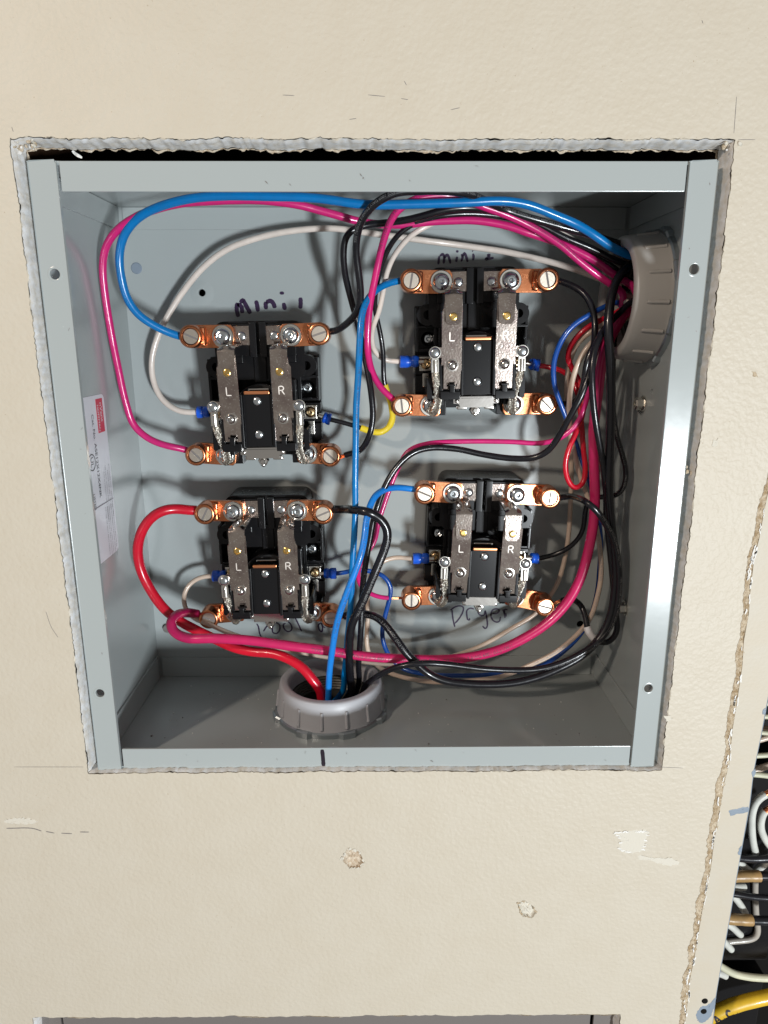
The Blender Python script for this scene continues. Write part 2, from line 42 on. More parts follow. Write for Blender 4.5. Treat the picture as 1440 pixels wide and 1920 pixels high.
LUGS = [[(179.2, 16.4), (1.6, 16.5), (175.2, 16.1), (-3.4, 14.1)], [(178.4, 17.1), (-0.7, 19.2), (177.4, 17.2), (0.1, 18.3)], [(178.7, 15.5), (-1.8, 16.0), (-175.4, 15.0), (-8.0, 12.7)], [(177.6, 17.5), (-0.7, 18.3), (-176.6, 17.0), (-11.1, 18.4)]]
CAM = dict(loc=(1.35, -333.74, 77.20), rot=(1.32223, 0.00155, -0.00867), fpx=1295.02)
DEPTH = 104.54
WALL_PTS = {
    'crack': [(192.6, 8.2), (191.6, -3.6), (190.9, -20.4), (189.7, -31.9), (190.0, -49.4), (190.8, -61.4), (190.2, -76.6), (191.2, -91.1), (191.0, -112.0), (190.6, -127.6), (191.4, -148.6), (190.0, -161.6), (189.7, -179.3), (188.9, -198.1), (189.1, -215.6), (188.6, -229.8), (187.5, -245.4), (187.0, -263.5), (186.6, -279.8), (185.7, -295.1), (186.2, -314.4), (186.2, -330.4), (185.8, -364.2)],
    'edge': [(208.3, -76.4), (208.0, -107.1), (207.2, -132.9), (206.1, -154.0), (206.6, -176.0), (205.9, -200.7), (205.2, -227.4), (204.8, -251.6), (203.9, -283.9), (203.4, -309.4), (203.9, -330.7), (203.6, -368.8)],
    'open_': [(-154.9, 160.1), (-46.5, 162.2), (115.8, 161.3), (156.7, 159.0), (163.0, 47.7), (153.7, -152.6), (-2.0, -152.7), (-156.8, -151.6), (-153.4, 48.4)],
    'low': [(-208.2, -320.7), (147.3, -322.5)],
    'torn_a': [(-20.4, -209.8), (-16.6, -202.0), (-14.3, -202.7), (-9.5, -204.9), (-7.7, -210.9), (-10.8, -215.6), (-15.9, -215.5)],
    'torn_b': [(80.8, -241.0), (85.4, -239.1), (90.2, -242.9), (92.3, -247.4), (89.4, -251.1), (85.0, -249.6)],
    'chip_a': [(133.2, -192.7), (152.2, -192.5), (151.2, -198.1), (151.1, -204.2), (145.9, -207.0), (136.6, -204.0), (137.0, -198.0)],
    'chip_b': [(148.5, -208.4), (153.7, -209.5), (170.7, -211.5), (171.6, -214.4), (161.8, -214.6), (156.0, -211.4), (148.1, -210.6)],
    'chip_c': [(-206.9, -182.2), (-199.9, -180.5), (-191.3, -182.0), (-188.5, -183.4), (-194.5, -184.4), (-206.7, -183.2)],
    'scuff_a': [(-206.1, -187.4), (-192.0, -187.5), (-186.9, -189.3)],
    'scuff_b': [(-184.5, -189.6), (-179.9, -190.7)],
    'scuff_c': [(-176.1, -190.8), (-170.2, -191.2)],
    'scuff_d': [(-165.7, -190.1), (-160.6, -190.2)],
    'pencil_a': [(-196.6, -148.6), (-159.4, -148.9)],
    'pencil_b': [(154.2, -151.3), (167.5, -152.0)],
    'pencil_c': [(156.1, 177.1), (156.7, 162.8)],
    'pencil_d': [(158.9, 160.3), (166.4, 160.3)],
    'pencil_e': [(-168.6, -58.6), (-166.9, -66.9), (-164.1, -72.8)],
    'pencil_f': [(-39.0, 177.5), (-34.0, 177.3)],
    'pencil_g': [(-2.5, 177.6), (4.8, 177.0)],
    'pencil_h': [(11.7, 176.2), (14.7, 175.8)],
    'pencil_i': [(-10.6, 168.1), (-7.6, 168.5)],
    'pencil_j': [(13.0, 182.9), (14.0, 181.3)],
    'pencil_k': [(137.9, 205.8), (138.5, 204.6)],
    'pencil_l': [(-156.1, 165.1), (-155.7, 163.2)],
    'pencil_m': [(33.1, 171.9), (37.0, 172.7)],
    'hole_a': [(197.2, -311.7)],
    'hole_b': [(197.4, -319.5)],
    'blue_a': [(195.6, -178.7), (201.4, -177.0), (206.4, -176.3), (206.2, -179.8), (201.8, -180.4), (196.9, -181.8)],
    'blue_b': [(192.9, -322.3), (195.2, -316.6), (200.1, -314.2), (203.7, -309.4), (203.6, -316.3), (201.9, -324.4), (198.4, -328.5), (195.0, -327.2)],
    'blue_c': [(205.3, -154.0), (206.8, -152.3), (206.9, -157.3), (206.0, -157.3)],
    'blue_d': [(204.1, -203.9), (205.7, -201.5), (205.5, -207.5), (204.6, -207.5)],
    'blue_e': [(206.1, -116.5), (207.4, -115.3), (207.6, -119.1), (206.7, -118.8)],
    'chip_d': [(162.8, 27.3), (165.2, 29.3), (165.9, 27.8), (163.9, 25.2)],
    'chip_e': [(177.9, 60.9), (180.0, 60.2), (180.7, 58.7), (179.2, 58.7)],
    'chip_f': [(154.1, -120.3), (157.1, -119.4), (158.5, -122.0), (155.8, -123.5)],
}
PANEL_WIRES = [
    {'label': 'uppermost pale wire emerging at the right panel edge', 'col': 'ivory', 'r': 1.5, 'pts': [[216.9, 26.5, -131.0], [223.0, 26.5, -130.4], [229.2, 26.5, -129.7], [238.4, 26.5, -129.1]]},
    {'label': 'second pale wire below the panel edge top', 'col': 'ivory', 'r': 1.5, 'pts': [[216.2, 26.5, -138.0], [224.1, 26.5, -138.4], [230.4, 26.5, -138.7], [239.9, 26.5, -139.2]]},
    {'label': 'brownish wire among the pale wires at the panel edge', 'col': 'tan', 'r': 1.36, 'pts': [[219.1, 32.5, -148.6], [228.8, 32.5, -149.4], [235.3, 32.5, -150.2], [245.0, 32.5, -151.0]]},
    {'label': 'straight ivory wire just under the brownish one', 'col': 'ivory', 'r': 1.36, 'pts': [[215.9, 26.5, -148.1], [225.5, 26.5, -148.9], [231.9, 26.5, -149.6], [241.5, 26.5, -150.7]]},
    {'label': 'cream wire slanting upward under the ivory one', 'col': 'cream', 'r': 1.77, 'pts': [[219.4, 30.5, -158.8], [227.1, 30.5, -156.7], [233.2, 30.5, -154.6], [243.9, 30.5, -151.1]]},
    {'label': 'ivory wire alone across the dark gap', 'col': 'ivory', 'r': 1.5, 'pts': [[215.0, 26.5, -165.5], [224.4, 26.5, -164.5], [232.3, 26.5, -163.9], [243.3, 26.5, -162.9]]},
    {'label': 'thick cream wire rising to the right', 'col': 'cream', 'r': 2.04, 'pts': [[218.8, 30.5, -179.9], [228.2, 30.5, -177.1], [235.9, 30.5, -174.2], [246.6, 30.5, -170.3]]},
    {'label': 'ivory wire crossing just above the bent white wire', 'col': 'ivory', 'r': 1.63, 'pts': [[213.9, 22.5, -173.6], [223.6, 22.5, -174.4], [231.6, 22.5, -175.5], [242.9, 22.5, -176.7]]},
    {'label': 'white wire bent downward with bare copper at its upper end', 'col': 'white2', 'r': 2.18, 'pts': [[238.2, 24.5, -187.2], [233.3, 24.5, -189.4], [228.7, 24.5, -193.4], [226.8, 24.5, -200.8], [227.6, 24.5, -212.1], [230.7, 25.5, -224.4], [233.6, 26.5, -232.2]], 'bare': 1},
    {'label': 'second bent white wire with copper strands at frame edge', 'col': 'white2', 'r': 2.18, 'pts': [[240.4, 26.5, -199.9], [235.5, 26.5, -202.4], [234.2, 26.5, -209.2], [235.0, 26.5, -215.7], [239.4, 27.5, -224.2], [248.0, 28.5, -234.9]], 'bare': 1},
    {'label': 'black wire crossing at the foot of the bent white wire', 'col': 'black', 'r': 2.45, 'pts': [[218.0, 22.5, -231.8], [226.4, 22.5, -233.4], [239.5, 22.5, -233.1], [252.4, 22.5, -231.7]]},
    {'label': 'white wire end under the upper black wire', 'col': 'white2', 'r': 2.18, 'pts': [[221.8, 28.5, -238.5], [228.1, 28.5, -243.3], [231.9, 28.5, -246.9], [236.1, 30.5, -250.8]]},
    {'label': 'white wire going up right behind the upper black wire', 'col': 'white2', 'r': 2.18, 'pts': [[249.7, 32.5, -238.3], [245.3, 32.5, -245.4], [241.8, 34.5, -252.0], [240.9, 36.5, -257.8]]},
    {'label': 'black wire wrapped in brown tape below the upper black wire', 'col': 'black', 'r': 2.86, 'pts': [[216.5, 22.5, -246.9], [223.0, 22.5, -246.2], [234.6, 22.5, -246.3], [254.5, 22.5, -246.1]], 'tape': (0, 55)},
    {'label': 'vertical dull white wire behind the black wires', 'col': 'dull', 'r': 1.97, 'pts': [[243.6, 38.5, -259.6], [245.7, 38.5, -276.2], [248.3, 38.5, -293.0], [250.8, 38.5, -303.7], [250.0, 38.5, -308.9], [244.6, 38.5, -311.0], [237.6, 38.5, -311.8], [227.1, 38.5, -313.4]]},
    {'label': 'short rounded white wire end at the panel edge', 'col': 'white2', 'r': 2.31, 'pts': [[222.7, 28.5, -259.2], [227.8, 28.5, -259.7], [232.1, 29.5, -260.3]]},
    {'label': 'black wire drooping to the right between taped wires', 'col': 'black', 'r': 2.04, 'pts': [[216.8, 23.5, -259.3], [225.4, 23.5, -260.6], [235.7, 23.5, -262.7], [257.7, 23.5, -264.5]]},
    {'label': 'white wire end pointing down right below it', 'col': 'white2', 'r': 2.18, 'pts': [[223.1, 29.5, -264.2], [228.7, 29.5, -270.8], [232.8, 29.5, -276.6], [235.7, 30.5, -281.7]]},
    {'label': 'lower black wire wrapped in brown tape', 'col': 'black', 'r': 2.86, 'pts': [[213.5, 22.5, -277.3], [222.7, 22.5, -278.2], [235.6, 22.5, -279.5], [259.4, 22.5, -280.2]], 'tape': (0, 50)},
    {'label': 'white wire end below the lower taped wire', 'col': 'white2', 'r': 2.18, 'pts': [[219.6, 28.5, -284.9], [227.2, 28.5, -290.4], [232.9, 29.5, -296.5], [234.7, 30.5, -298.4]]},
    {'label': 'lowest short white wire end above the curved ivory wire', 'col': 'white2', 'r': 2.18, 'pts': [[220.6, 28.5, -298.7], [225.3, 28.5, -303.8], [229.6, 29.5, -309.2]]},
    {'label': 'long ivory wire curving down to the right', 'col': 'ivory', 'r': 2.24, 'pts': [[214.5, 23.5, -311.1], [220.9, 23.5, -316.2], [229.5, 23.5, -321.5], [240.3, 23.5, -324.6], [252.6, 23.5, -326.0], [266.5, 23.5, -326.2]]},
    {'label': 'stubby white wire end beneath the curved ivory wire', 'col': 'white2', 'r': 2.45, 'pts': [[219.8, 30.5, -328.2], [225.2, 30.5, -329.2], [229.6, 31.5, -332.5]]},
    {'label': 'yellow cable marked A.C. at the bottom right corner', 'col': 'yellow', 'r': 4.49, 'pts': [[197.0, 26.5, -380.4], [210.3, 26.5, -370.6], [219.9, 26.5, -360.8], [231.4, 26.5, -353.3], [243.2, 26.5, -348.6], [256.8, 26.5, -344.7], [274.0, 26.5, -341.4]], 'ac': 1},
]

# ---------------------------------------------------------------- camera, world, lamps, exposure
cam_d = bpy.data.cameras.new('camera'); cam = bpy.data.objects.new('camera', cam_d); COL.objects.link(cam)
cam.location = Vector(CAM['loc']) * MM; cam.rotation_euler = CAM['rot']
cam_d.sensor_fit = 'AUTO'; cam_d.sensor_width = 36.0; cam_d.lens = CAM['fpx'] * 36.0 / 1920.0
cam_d.clip_start = 0.01; cam_d.clip_end = 20.0
sc.camera = cam
world = bpy.data.worlds.new('World'); sc.world = world; world.use_nodes = True
wn = world.node_tree; wb = wn.nodes['Background']
wb.inputs['Color'].default_value = (1.0, 0.95, 0.89, 1); wb.inputs['Strength'].default_value = 0.20
def area(name, loc, target, size, size_y, watts, color):
    d = bpy.data.lights.new(name, 'AREA'); d.shape = 'RECTANGLE'; d.size = size; d.size_y = size_y; d.energy = watts; d.color = color
    o = bpy.data.objects.new(name, d); COL.objects.link(o); o.location = Vector(loc) * MM
    o.rotation_euler = (Vector(target) * MM - o.location).to_track_quat('-Z', 'Y').to_euler()
    return o
area('daylight_from_right', (700, -1520, -390), (0, 40, 0), 0.13, 0.24, 30.0, (0.91, 0.965, 1.0))
area('work_lamp_from_left', (-860, -1000, 690), (0, 40, 0), 0.07, 0.07, 7.8, (1.0, 0.84, 0.70))
sc.view_settings.view_transform = 'Standard'; sc.view_settings.look = 'None'
sc.view_settings.exposure = 0.0; sc.view_settings.gamma = 1.0
try: sc.view_settings.use_curve_mapping = False
except Exception: pass
sc.cycles.max_bounces = 8; sc.cycles.glossy_bounces = 5; sc.cycles.diffuse_bounces = 4

# ---------------------------------------------------------------- materials
def mat(name, color, rough=0.5, metal=0.0, coat=0.0, bump=None, var=None, spec=0.5, flecks=None):
    """bump=(scale per mm, strength, distance mm[, detail]); var=(scale, other colour, amount); all in object space (mm)"""
    m = bpy.data.materials.new(name); m.use_nodes = True; nt = m.node_tree; b = nt.nodes['Principled BSDF']
    b.inputs['Base Color'].default_value = (*color, 1); b.inputs['Roughness'].default_value = rough
    b.inputs['Metallic'].default_value = metal; b.inputs['Coat Weight'].default_value = coat; b.inputs['Coat Roughness'].default_value = 0.08
    b.inputs['Specular IOR Level'].default_value = spec
    tc = nt.nodes.new('ShaderNodeTexCoord'); mp = nt.nodes.new('ShaderNodeMapping'); mp.inputs['Scale'].default_value = (1000,) * 3
    nt.links.new(tc.outputs['Object'], mp.inputs['Vector'])
    def nz(scale, detail=2.0, rgh=0.5):
        n = nt.nodes.new('ShaderNodeTexNoise'); n.inputs['Scale'].default_value = scale; n.inputs['Detail'].default_value = detail
        n.inputs['Roughness'].default_value = rgh; nt.links.new(mp.outputs['Vector'], n.inputs['Vector']); return n
    base = None
    if var:
        n = nz(var[0], 4.0, 0.6); r = nt.nodes.new('ShaderNodeMapRange'); r.inputs['From Min'].default_value = 0.35; r.inputs['From Max'].default_value = 0.65
        nt.links.new(n.outputs['Fac'], r.inputs['Value']); r.inputs['To Max'].default_value = var[2]
        mx = nt.nodes.new('ShaderNodeMix'); mx.data_type = 'RGBA'; mx.inputs['A'].default_value = (*color, 1); mx.inputs['B'].default_value = (*var[1], 1)
        nt.links.new(r.outputs['Result'], mx.inputs['Factor']); nt.links.new(mx.outputs['Result'], b.inputs['Base Color']); base = mx
    if flecks:   # (scale, threshold, colour)
        n = nz(flecks[0], 2.0, 0.5); r = nt.nodes.new('ShaderNodeMapRange'); r.inputs['From Min'].default_value = flecks[1]; r.inputs['From Max'].default_value = flecks[1] + 0.04
        nt.links.new(n.outputs['Fac'], r.inputs['Value'])
        mx = nt.nodes.new('ShaderNodeMix'); mx.data_type = 'RGBA'; mx.inputs['B'].default_value = (*flecks[2], 1)
        if base: nt.links.new(base.outputs['Result'], mx.inputs['A'])
        else: mx.inputs['A'].default_value = (*color, 1)
        nt.links.new(r.outputs['Result'], mx.inputs['Factor']); nt.links.new(mx.outputs['Result'], b.inputs['Base Color'])
    if bump:
        prev = None
        for bb in (bump if isinstance(bump, list) else [bump]):
            n = nz(bb[0], bb[3] if len(bb) > 3 else 2.0); u = nt.nodes.new('ShaderNodeBump')
            u.inputs['Strength'].default_value = bb[1]; u.inputs['Distance'].default_value = bb[2] * MM
            nt.links.new(n.outputs['Fac'], u.inputs['Height'])
            if prev: nt.links.new(prev.outputs['Normal'], u.inputs['Normal'])
            prev = u
        nt.links.new(prev.outputs['Normal'], b.inputs['Normal'])
    return m
M = {}
M['wall'] = mat('beige_wall_paint', (0.565, 0.515, 0.425), 0.48, bump=[(0.42, 0.75, 0.52, 1.5), (1.3, 0.45, 0.12, 2.0)], var=(0.05, (0.54, 0.485, 0.39), 0.5), flecks=(0.9, 0.745, (0.42, 0.35, 0.26)), spec=0.35)
M['trim'] = mat('painted_trim', (0.545, 0.50, 0.415), 0.5, bump=[(0.5, 0.4, 0.35, 3.0)], var=(0.06, (0.54, 0.48, 0.38), 0.7), spec=0.35)
M['gypsum'] = mat('gypsum_core', (0.83, 0.84, 0.86), 0.95, bump=[(3.0, 0.4, 0.12, 3.0)], var=(0.30, (0.70, 0.64, 0.55), 0.8), spec=0.1)
M['paper'] = mat('torn_paper', (0.46, 0.35, 0.24), 0.95, bump=(1.5, 0.7, 0.4, 4.0), var=(0.5, (0.70, 0.63, 0.52), 0.9), spec=0.1)
M['brown_seam'] = mat('aged_caulk', (0.36, 0.26, 0.15), 0.9, bump=[(1.2, 1.0, 0.8, 5.0)], var=(0.4, (0.62, 0.53, 0.40), 1.0), spec=0.2)
M['white_spackle'] = mat('white_spackle', (0.78, 0.77, 0.74), 0.8, bump=(0.8, 0.6, 0.4, 4.0), spec=0.2)
M['chalky'] = mat('scraped_paint', (0.63, 0.595, 0.515), 0.8, bump=(0.8, 0.6, 0.4, 4.0), spec=0.2)
M['pencil'] = mat('pencil_lead', (0.21, 0.19, 0.18), 0.7, spec=0.3)
M['graypaint'] = mat('bluegray_primer', (0.22, 0.27, 0.33), 0.5, bump=(1.0, 0.4, 0.3, 3.0))
M['box'] = mat('gray_enclosure_paint', (0.375, 0.412, 0.412), 0.19, bump=[(0.06, 0.10, 0.5, 2.0), (0.35, 0.05, 0.12, 2.0), (3.0, 0.05, 0.03, 2.0)], flecks=(0.75, 0.80, (0.6, 0.62, 0.6)), spec=0.55)
M['steel_dark'] = mat('dark_steel', (0.22, 0.20, 0.19), 0.4, 0.3)
M['void'] = mat('painted_cavity_shade', (0.012, 0.011, 0.010), 0.95, spec=0.05)  # near-black colour stands in for the darkness of gaps and holes
M['stud'] = mat('old_stud_wood', (0.09, 0.05, 0.03), 0.9, bump=(0.3, 0.5, 1.0, 4.0), spec=0.1)
M['black'] = mat('black_phenolic', (0.008, 0.008, 0.009), 0.25, bump=[(1.2, 0.10, 0.06, 3.0)], spec=0.30)
M['black_matte'] = mat('black_coil_tape', (0.007, 0.007, 0.008), 0.45, bump=(0.6, 0.3, 0.2, 3.0))
M['nickel'] = mat('nickel_blade', (0.72, 0.63, 0.56), 0.15, 1.0, bump=[(0.9, 0.5, 0.11, 3.0)], var=(0.10, (0.42, 0.33, 0.31), 0.8), flecks=(1.3, 0.63, (0.95, 0.91, 0.85)))
M['nickel_smooth'] = mat('nickel_smooth', (0.80, 0.77, 0.73), 0.18, 1.0, bump=[(0.35, 0.15, 0.12, 2.0)])
M['zinc'] = mat('zinc_screw', (0.74, 0.79, 0.82), 0.20, 1.0, bump=(1.2, 0.15, 0.06, 3.0))
M['zinc_dull'] = mat('zinc_locknut', (0.42, 0.46, 0.48), 0.35, 0.9, bump=(0.8, 0.3, 0.15, 3.0))
M['setscrew'] = mat('tin_set_screw', (0.74, 0.66, 0.56), 0.34, 0.9, bump=(1.5, 0.35, 0.1, 4.0))
M['copper'] = mat('copper_lug', (0.86, 0.35, 0.17), 0.25, 0.97, bump=[(0.8, 0.22, 0.12, 3.0), (2.0, 0.2, 0.05, 3.0)], var=(0.12, (0.62, 0.20, 0.08), 0.7))
M['copper_strand'] = mat('copper_strand', (0.85, 0.34, 0.16), 0.3, 1.0)
M['gold'] = mat('gold_contact', (0.95, 0.66, 0.25), 0.22, 1.0)
M['brass'] = mat('brass_screw', (0.70, 0.50, 0.27), 0.25, 1.0, bump=(1.4, 0.3, 0.1, 3.0))
M['braid'] = mat('tinned_braid', (0.70, 0.66, 0.58), 0.30, 1.0)
M['engraved'] = mat('stamped_letter', (0.86, 0.80, 0.74), 0.5, 0.5)
M['print_white'] = mat('faded_print', (0.20, 0.20, 0.20), 0.6)
M['ink'] = mat('purple_black_marker', (0.030, 0.012, 0.050), 0.35)
M['ink_black'] = mat('black_marker', (0.012, 0.006, 0.014), 0.4)
M['bushing'] = mat('gray_plastic_bushing', (0.46, 0.47, 0.50), 0.42, bump=(0.6, 0.1, 0.1, 2.0))
M['bushing_tan'] = mat('taupe_plastic_bushing', (0.43, 0.415, 0.39), 0.38, bump=(0.6, 0.1, 0.1, 2.0))
M['conduit'] = mat('dirty_conduit', (0.10, 0.10, 0.09), 0.5, 0.6, bump=(0.5, 0.5, 0.4, 4.0))
M['label'] = mat('white_label', (0.74, 0.75, 0.80), 0.35)
M['label_red'] = mat('label_red', (0.62, 0.03, 0.07), 0.35)
M['label_ink'] = mat('label_ink', (0.05, 0.05, 0.06), 0.5)
M['label_gray'] = mat('label_fine_print', (0.26, 0.26, 0.29), 0.5)
M['crimp'] = mat('blue_nylon_crimp', (0.012, 0.12, 0.75), 0.28, coat=0.4)
M['tin'] = mat('tin_ring_tongue', (0.75, 0.72, 0.66), 0.25, 1.0)
M['tape_yellow'] = mat('yellow_tape', (0.78, 0.60, 0.03), 0.38, bump=(0.35, 0.6, 0.5, 2.0))
M['tape_white'] = mat('white_tape', (0.75, 0.74, 0.74), 0.4, bump=(0.4, 0.4, 0.3, 2.0))
M['tape_brown'] = mat('brown_tape', (0.42, 0.26, 0.10), 0.35, bump=(0.3, 0.4, 0.4, 2.0), var=(0.2, (0.28, 0.17, 0.08), 0.6))
WC = dict(blue=(0.000, 0.19, 0.53), darkblue=(0.008, 0.075, 0.36), lightblue=(0.012, 0.24, 0.78), pink=(0.66, 0.018, 0.185), magenta=(0.60, 0.018, 0.125),
          red=(0.66, 0.006, 0.028), white=(0.78, 0.69, 0.62), cream=(0.68, 0.54, 0.43), black=(0.007, 0.007, 0.010), ivory=(0.66, 0.64, 0.47),
          tan=(0.30, 0.20, 0.13), white2=(0.70, 0.70, 0.64), dull=(0.42, 0.38, 0.33), yellow=(0.74, 0.46, 0.02))
for k, v in WC.items():
    M['wire_' + k] = mat('insulation_' + k, v, 0.27, coat=0.18, bump=[(0.22, 0.25, 0.35, 2.0), (1.3, 0.25, 0.07, 2.0)], var=(0.15, tuple(c * 0.86 + 0.004 for c in v), 0.8))
for k in ('ivory', 'tan', 'white2', 'dull', 'yellow'):
    M['wire_' + k].node_tree.nodes['Principled BSDF'].inputs['Roughness'].default_value = 0.4

# ---------------------------------------------------------------- object helpers
def obj(name, mesh_or_bm, material=None, parent=None, smooth=None):
    me = mesh_or_bm
    if isinstance(me, bmesh.types.BMesh):
        bm = me; me = bpy.data.meshes.new(name)
        bmesh.ops.recalc_face_normals(bm, faces=bm.faces)
        bm.to_mesh(me); bm.free()
        if smooth is not None:
            me.set_sharp_from_angle(angle=rad(smooth)) if smooth < 180 else me.shade_smooth()
    if material is not None and not me.materials: me.materials.append(M[material] if isinstance(material, str) else material)
    o = bpy.data.objects.new(name, me); COL.objects.link(o)
    if parent: o.parent = parent
    if not me.get('tube') and 20 < len(me.polygons) < 3000:   # flat faces stay flat beside their rounded edges
        wm = o.modifiers.new('weighted_normals', 'WEIGHTED_NORMAL'); wm.keep_sharp = True; wm.weight = 80
    return o
def thing(name, label, cat, loc=(0, 0, 0), rot=(0, 0, 0), group=None):
    o = bpy.data.objects.new(name, None); COL.objects.link(o); o.empty_display_size = 0.02
    o.location = Vector(loc) * MM; o.rotation_euler = rot; o['label'] = label; o['category'] = cat
    if group: o['group'] = group
    return o
def box(bm, x0, x1, y0, y1, z0, z1, bev=0.0):
    t = bmesh.new() if bev else bm
    vs = [t.verts.new((x * MM, y * MM, z * MM)) for x in (x0, x1) for y in (y0, y1) for z in (z0, z1)]
    for f in ((0, 1, 3, 2), (4, 6, 7, 5), (0, 4, 5, 1), (2, 3, 7, 6), (0, 2, 6, 4), (1, 5, 7, 3)): t.faces.new([vs[i] for i in f])
    if bev:
        bmesh.ops.recalc_face_normals(t, faces=t.faces)
        bmesh.ops.bevel(t, geom=t.edges[:], offset=bev * MM, segments=2, affect='EDGES', profile=0.5)
        merge(bm, t)
def merge(bm, t):
    me = bpy.data.meshes.new('tmp'); t.to_mesh(me); t.free(); bm.from_mesh(me); bpy.data.meshes.remove(me)
def plate(bm, outer, holes, a, b, frame='xz', bev=0.0):
    """a sheet with holes between planes a and b; frame names the two axes of the outline"""
    pts = [Vector(p) for p in outer]; edges = [(i, (i + 1) % len(outer)) for i in range(len(outer))]
    for h in holes:
        k = len(pts); pts += [Vector(p) for p in h]; edges += [(k + i, k + (i + 1) % len(h)) for i in range(len(h))]
    v, e, f, *_ = delaunay_2d_cdt(pts, edges, [], 2 if holes else 1, 1e-5)
    def inside(p, poly):
        r = False; n = len(poly)
        for i in range(n):
            x1, y1 = poly[i]; x2, y2 = poly[(i + 1) % n]
            if (y1 > p[1]) != (y2 > p[1]) and p[0] < (x2 - x1) * (p[1] - y1) / (y2 - y1) + x1: r = not r
        return r
    def P(p, d):
        if frame == 'xz': q = (p[0], d, p[1])
        elif frame == 'yz': q = (d, p[0], p[1])
        else: q = (p[0], p[1], d)
        return bm.verts.new(Vector(q) * MM)
    A = [P(p, a) for p in v]; B = [P(p, b) for p in v]
    for t in f:
        c = sum((Vector(v[i]) for i in t), Vector((0, 0))) / len(t)
        if not inside(c, outer) or any(inside(c, h) for h in holes): continue
        bm.faces.new([A[i] for i in t]); bm.faces.new([B[i] for i in reversed(t)])
    n0 = 0
    cnt = {}
    for fc in bm.faces: pass
    loops = [outer] + list(holes); k = 0
    for L in loops:
        idx = []
        for p in L:
            best = min(range(len(v)), key=lambda i: (v[i][0] - p[0]) ** 2 + (v[i][1] - p[1]) ** 2); idx.append(best)
        for i in range(len(L)):
            j = (i + 1) % len(L)
            if idx[i] != idx[j]:
                try: bm.faces.new([A[idx[i]], A[idx[j]], B[idx[j]], B[idx[i]]])
                except ValueError: pass
def circ(cx, cy, r, n=24, a0=0, a1=360):
    full = abs(a1 - a0) >= 360
    return [(cx + r * math.cos(rad(a0 + (a1 - a0) * i / (n if full else n - 1))), cy + r * math.sin(rad(a0 + (a1 - a0) * i / (n if full else n - 1)))) for i in range(n)]
def rrect(x0, x1, y0, y1, r, n=6):
    p = []
    for cx, cy, a in ((x1 - r, y1 - r, 0), (x0 + r, y1 - r, 90), (x0 + r, y0 + r, 180), (x1 - r, y0 + r, 270)): p += circ(cx, cy, r, n, a, a + 90)
    return p
def lathe(bm, prof, c=(0, 0, 0), axis='y', n=32, closed=False, a0=0.0):
    """prof: list of (radius, position along axis)"""
    rings = []
    for r, d in prof:
        ring = []
        for i in range(n):
            a = a0 + 2 * math.pi * i / n; u, w = r * math.cos(a), r * math.sin(a)
            q = (u, d, w) if axis == 'y' else ((d, u, w) if axis == 'x' else (u, w, d))
            ring.append(bm.verts.new((Vector(q) + Vector(c)) * MM))
        rings.append(ring)
    m = len(rings)
    for k in range(m if closed else m - 1):
        A, B = rings[k], rings[(k + 1) % m]
        for i in range(n):
            j = (i + 1) % n
            try: bm.faces.new((A[i], A[j], B[j], B[i]))
            except ValueError: pass
    if not closed:
        for R_ in (rings[0], rings[-1]): bm.faces.new(R_)
def catmull(P, step=2.0):
    P = [Vector(p) for p in P]; out = []
    Q = [P[0] * 2 - P[1]] + P + [P[-1] * 2 - P[-2]]
    par = []
    for i in range(1, len(Q) - 2):
        p0, p1, p2, p3 = Q[i - 1:i + 3]
        def dt(a, b): return max((b - a).length, 1e-4) ** 0.5
        t0 = 0; t1 = t0 + dt(p0, p1); t2 = t1 + dt(p1, p2); t3 = t2 + dt(p2, p3)
        n = max(2, int((p2 - p1).length / step))
        for k in range(n):
            t = t1 + (t2 - t1) * k / n
            A1 = p0 * ((t1 - t) / (t1 - t0)) + p1 * ((t - t0) / (t1 - t0)); A2 = p1 * ((t2 - t) / (t2 - t1)) + p2 * ((t - t1) / (t2 - t1)); A3 = p2 * ((t3 - t) / (t3 - t2)) + p3 * ((t - t2) / (t3 - t2))
            B1 = A1 * ((t2 - t) / (t2 - t0)) + A2 * ((t - t0) / (t2 - t0)); B2 = A2 * ((t3 - t) / (t3 - t1)) + A3 * ((t - t1) / (t3 - t1))
            out.append(B1 * ((t2 - t) / (t2 - t1)) + B2 * ((t - t1) / (t2 - t1))); par.append(i - 1 + k / n)
    out.append(P[-1]); par.append(len(P) - 1.0)
    return out, par
def smooth_path(P, it=3):
    for _ in range(it): P = [P[0]] + [P[i] * 0.5 + (P[i - 1] + P[i + 1]) * 0.25 for i in range(1, len(P) - 1)] + [P[-1]]
    return P
def frames(P):
    T = [(P[min(i + 1, len(P) - 1)] - P[max(i - 1, 0)]).normalized() for i in range(len(P))]
    n = T[0].orthogonal().normalized(); N = []
    for t in T:
        n = (n - t * n.dot(t)).normalized(); N.append(n)
    return T, N
def tube(bm, P, r, n=12, caps=True, flat=1.0, round_end=False):
    R = r if callable(r) else (lambda i: r)
    T, N = frames(P); rings = []
    for i, p in enumerate(P):
        b = T[i].cross(N[i]); rr = R(i)
        rings.append([bm.verts.new((p + (N[i] * math.cos(2 * math.pi * k / n) + b * math.sin(2 * math.pi * k / n) * flat) * rr) * MM) for k in range(n)])
    for A, B in zip(rings, rings[1:]):
        for k in range(n): bm.faces.new((A[k], A[(k + 1) % n], B[(k + 1) % n], B[k]))
    if caps: bm.faces.new(rings[0]); bm.faces.new(rings[-1])
_glyphs = {}
